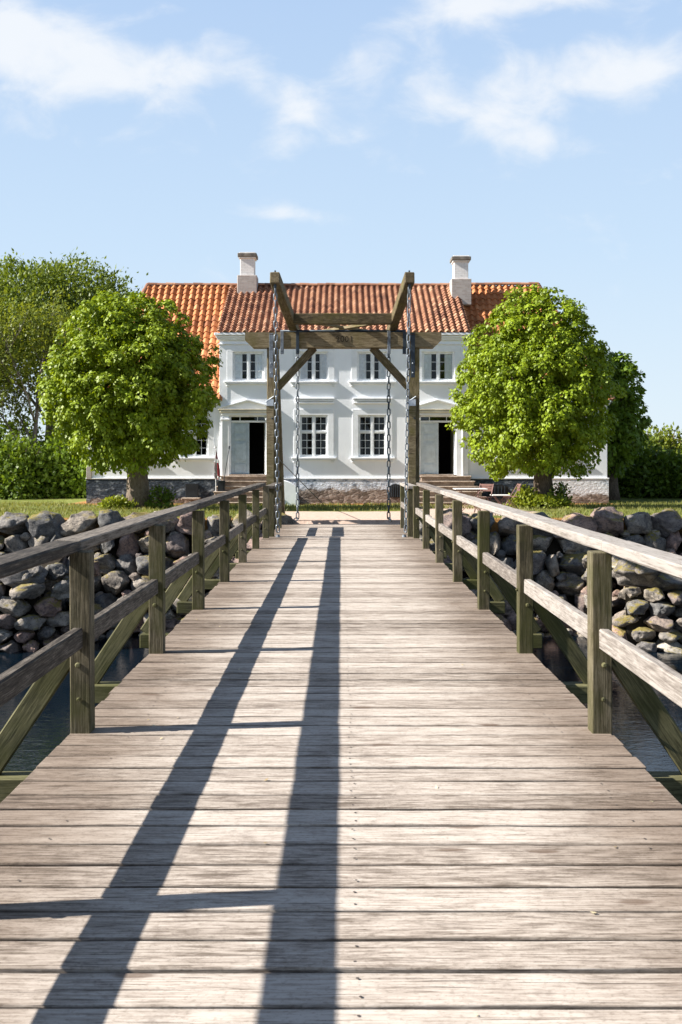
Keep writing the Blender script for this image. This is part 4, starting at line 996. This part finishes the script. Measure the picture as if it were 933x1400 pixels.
def airy_tree(x, y, z, H, label, mat, bark, spread, r0, levels=3, leafs=10, leaf=.22, sig=.35, start=.3, up=.55, seed=0, lean=0.0, group='tall trees left of the house', nb=(5, 4, 4)):
    random.seed(seed); root = thing('tall_tree', (x, y, z), label, 'tree', group); mb = MB(); tips = []
    def grow(p, d, L, r, lv):
        pts = [p]; q = p.copy(); dd = d.copy()
        for i in range(4):
            dd = (dd+Vector((random.gauss(0, .10), random.gauss(0, .10), .05))).normalized(); q = q+dd*L/4; pts.append(q.copy())
        mb.tube(pts, [r*(1-.6*i/4) for i in range(5)], 6 if lv else 10)
        if lv >= levels: tips.append((pts[-1], dd)); tips.append((pts[2], dd)); return
        for i in range(nb[lv]):
            f = random.uniform(start if lv == 0 else .25, 1); kk = min(3, int(f*4)); s_ = pts[kk].lerp(pts[kk+1], f*4-kk); a = random.uniform(0, 2*math.pi)
            side = Vector((math.cos(a), math.sin(a), 0)); nd = (side*spread+dd*.6+Vector((0, 0, up))).normalized()
            grow(s_, nd, L*random.uniform(.42, .62), r*.42, lv+1)
        grow(pts[-1], (dd+Vector((0, 0, .2))).normalized(), L*.45, r*.4, min(levels, lv+1))
    grow(Vector((x, y, z-.2)), Vector((lean, 0, 1)).normalized(), H*.55, r0, 0)
    one(mb, 'trunk', bark, root, smooth=True)
    C = np.array([tuple(t[0]) for t in tips]); O_ = np.array([tuple(t[1]) for t in tips])
    P, A, N, r = clusters(C, O_, leafs, sig, .15, .9, .6)
    leaf_mesh('crown', P, A, N, leaf, root, mat, .6, r); return root
def bush(x, y, z, rad, label, mat, n=260, per=14, leaf=.16, sig=.2, name='bush', cat='bush', group=None, seed=1., upw=-.25):
    root = thing(name, (x, y, z), label, cat, group); mb = MB()
    for i in range(6):
        a = i*1.05; mb.tube([(x, y, z-.1), (x+math.cos(a)*rad[0]*.3, y+math.sin(a)*rad[1]*.3, z+rad[2]*.5), (x+math.cos(a)*rad[0]*.55, y+math.sin(a)*rad[1]*.55, z+rad[2]*.95)], [rad[2]*.035, rad[2]*.025, .01], 6)
    one(mb, 'stem', M['bark'], root)
    d = rdir(n); d[:, 2] = np.abs(d[:, 2])*1.0-.12; lf = lump(d, seed, 2.0, .22); dep = 1-.5*rng.random(n)**2
    C = np.stack([x+d[:, 0]*rad[0]*lf*dep, y+d[:, 1]*rad[1]*lf*dep, z+.08+np.maximum(0.02, d[:, 2]*rad[2]*lf*dep+.1*rad[2])], 1)
    P, A, N, r = clusters(C, d, per, sig, upw, .8, .6); P[:, 2] = np.maximum(P[:, 2], z+.03)
    leaf_mesh('foliage', P, A, N, leaf, root, mat, .7, r); return root

# left background: a tall full green tree, thinner yellowish ones before it, and bushes
def dome_tree(x, y, z, c, rad, label, mat, n, per, leaf, sig, tr, seed, cut=-.35, group='tall trees left of the house'):
    root = thing('tall_tree', (x, y, z), label, 'tree', group); limbs(root, (x, y, z-.2), (x, y, c[2]), tr, c, 14, M['bark_grey'], rad, seed)
    d = rdir(n); d = d[d[:, 2] > cut]; lf = lump(d, seed, 2.6, .16); dep = 1-.6*rng.random(len(d))**1.8
    C = np.array(c)+d*np.array(rad)*(lf*dep)[:, None]
    P, A, N, r = clusters(C, d, per, sig, -.2, .7, .6)
    leaf_mesh('crown', P, A, N, leaf, root, mat, .5, r); return root
dome_tree(-17.5, 60, -.2, (-17.5, 60, 8.6), (6.1, 5, 4.7), 'tall full green tree rising behind the roof at the left', M['elm'], 4200, 16, .25, .34, .35, 4.2)
dome_tree(-25.5, 62, -.2, (-25.5, 62, 7.8), (4.5, 5, 4.2), 'tall green tree at the far left edge with a lower crown', M['elm'], 2400, 16, .26, .34, .3, 6.1)
airy_tree(-18.2, 50, -.2, 12.2, 'thin yellowish spring tree with a leaning bare trunk at far left', M['budding'], M['bark_grey'], .75, .20, 3, 17, .21, .40, .35, .5, 11, .05)
airy_tree(-16.3, 51, -.2, 11.0, 'thin yellowish spring tree just left of the round lime tree', M['budding'], M['bark_grey'], .8, .16, 3, 17, .21, .40, .3, .5, 23, .02)
airy_tree(-20.3, 52, -.2, 11.8, 'yellow green tree cut off by the left picture edge', M['budding'], M['bark_grey'], .8, .18, 3, 17, .21, .42, .3, .5, 31, .0)
airy_tree(-14.2, 53, -.2, 10.5, 'slender green tree mostly hidden behind the round lime tree', M['elm'], M['bark_grey'], .7, .15, 3, 17, .21, .42, .3, .5, 47, .0)
random.seed(77)
for i, (x, y, rad, lb, mt) in enumerate((
        (-14.6, 45.5, (1.5, 1.4, 2.4), 'fresh green bush at the left corner of the house', 'shrub'),
        (-16.6, 46.5, (1.6, 1.4, 2.9), 'taller green bush between the yellowish trunks and the house', 'shrub'),
        (-18.8, 47.5, (1.5, 1.5, 1.8), 'low dark bush at the left edge of the lawn', 'limedark'),
        (-12.6, 46.5, (1.4, 1.3, 2.6), 'shaded bush half hidden by the lime trunk and house corner', 'limedark'),
        (-21.5, 49, (2.0, 1.6, 2.8), 'dark bush beyond the left edge of the lawn', 'limedark'),
        (-17.6, 53, (2.4, 1.6, 3.6), 'deep shaded bush under the thin trunks at far left', 'limedark'),
        (-13.8, 52, (2.2, 1.6, 3.6), 'deep shaded bush behind the house corner at left', 'limedark'))):
    bush(x, y, gz(x, y)-.0, rad, lb, M[mt], 330, 15, .22, .26, group='bushes behind the lawn', seed=i*2.3+1)
for i, (x, y, rad, lb, mt) in enumerate((
        (14.2, 47.0, (1.7, 1.5, 2.2), 'dark green bush right beside the house corner', 'shrub'),
        (16.0, 46.3, (1.5, 1.3, 1.7), 'lit green bush in the middle of the right hand hedge', 'shrub'),
        (17.3, 47.6, (1.8, 1.5, 2.0), 'mid green bush at the right picture edge', 'shrub'),
        (14.6, 50.5, (1.6, 1.4, 2.9), 'light green bush showing above the dark ones at right', 'elm'),
        (16.8, 52.0, (1.5, 1.3, 3.4), 'tallest yellow green bush of the right hand hedge', 'budding'),
        (18.9, 52.0, (1.5, 1.3, 3.1), 'pale pinkish budding bush at the right picture edge', 'pinkbud'),
        (20.6, 48.5, (2.2, 1.6, 2.4), 'dark bush beyond the right edge of the lawn', 'limedark'))):
    bush(x, y, gz(x, y), rad, lb, M[mt], 330, 15, .22, .26, group='bushes behind the lawn', seed=i*1.7+9)
# plants at the foot of the two lime trees
bush(-7.4, 32.9, gz(-7.4, 32.9), (.5, .35, .26), 'low yellow green plant at the left foot of the left lime trunk', M['yellow_shrub'], 80, 10, .11, .08, 'plant', 'plant', 'plants at the feet of the lime trees', 2.)
bush(-6.0, 33.0, gz(-6, 33), (.36, .35, .6), 'darker upright plant at the right foot of the left lime trunk', M['shrub'], 80, 10, .11, .09, 'plant', 'plant', 'plants at the feet of the lime trees', 3.)
bush(6.33, 34.2, gz(6.3, 34.2), (.42, .4, .55), 'bright yellow green plant at the left foot of the right lime trunk', M['yellow_shrub'], 100, 10, .12, .09, 'plant', 'plant', 'plants at the feet of the lime trees', 4.)
bush(7.05, 33.8, gz(7.05, 33.8), (.7, .4, .26), 'low spreading bright plant right in front of the right lime trunk', M['yellow_shrub'], 100, 10, .12, .09, 'plant', 'plant', 'plants at the feet of the lime trees', 5.)
bush(7.62, 34.6, gz(7.6, 34.6), (.34, .35, .8), 'taller leafy shoot climbing the right lime trunk', M['shrub'], 60, 9, .11, .09, 'plant', 'plant', 'plants at the feet of the lime trees', 6.)

# grass blades over the lawn
def grass(n):
    P = []
    while len(P) < n:
        x = random.uniform(-17, 17); y = 26.4+(random.random()**1.0)*14
        if abs(x) < 2.7 and y < 31.0 or (2.2 < x < 6.0 and y > 28.2 and y < 33) or y > 38.7 and abs(x) < 11: continue
        if noise.noise(Vector((x*.9, y*.9, 3))) < -.22: continue
        P.append((x, y, gz(x, y)-.01))
    P = np.array(P); A = np.stack([rng.normal(size=n)*.35, rng.normal(size=n)*.35, np.ones(n)], 1); N = np.stack([rng.normal(size=n), rng.normal(size=n), np.zeros(n)+.1], 1)
    o = leaf_mesh('lawn_grass', P, A, N, .12, None, M['grass'], .16, None, .05); return o
tag(grass(26000), 'short rough yellow green lawn grass in front of the house', 'grass', None, 'stuff')

# a few bits of blossom and dirt lying on the planks
n = 42; P = np.stack([rng.uniform(-1.5, 1.5, n), 2.6+rng.random(n)**1.6*14, np.full(n, .008)], 1)
A = np.stack([rng.normal(size=n), rng.normal(size=n), rng.normal(size=n)*.1], 1); N = np.tile([0, 0, 1.], (n, 1))+rng.normal(size=(n, 3))*.2
tag(leaf_mesh('fallen_blossom', P, A, N, .022, None, M['litter'], .6), 'tiny pale bits of fallen blossom scattered over the planks', 'litter', None, 'stuff')
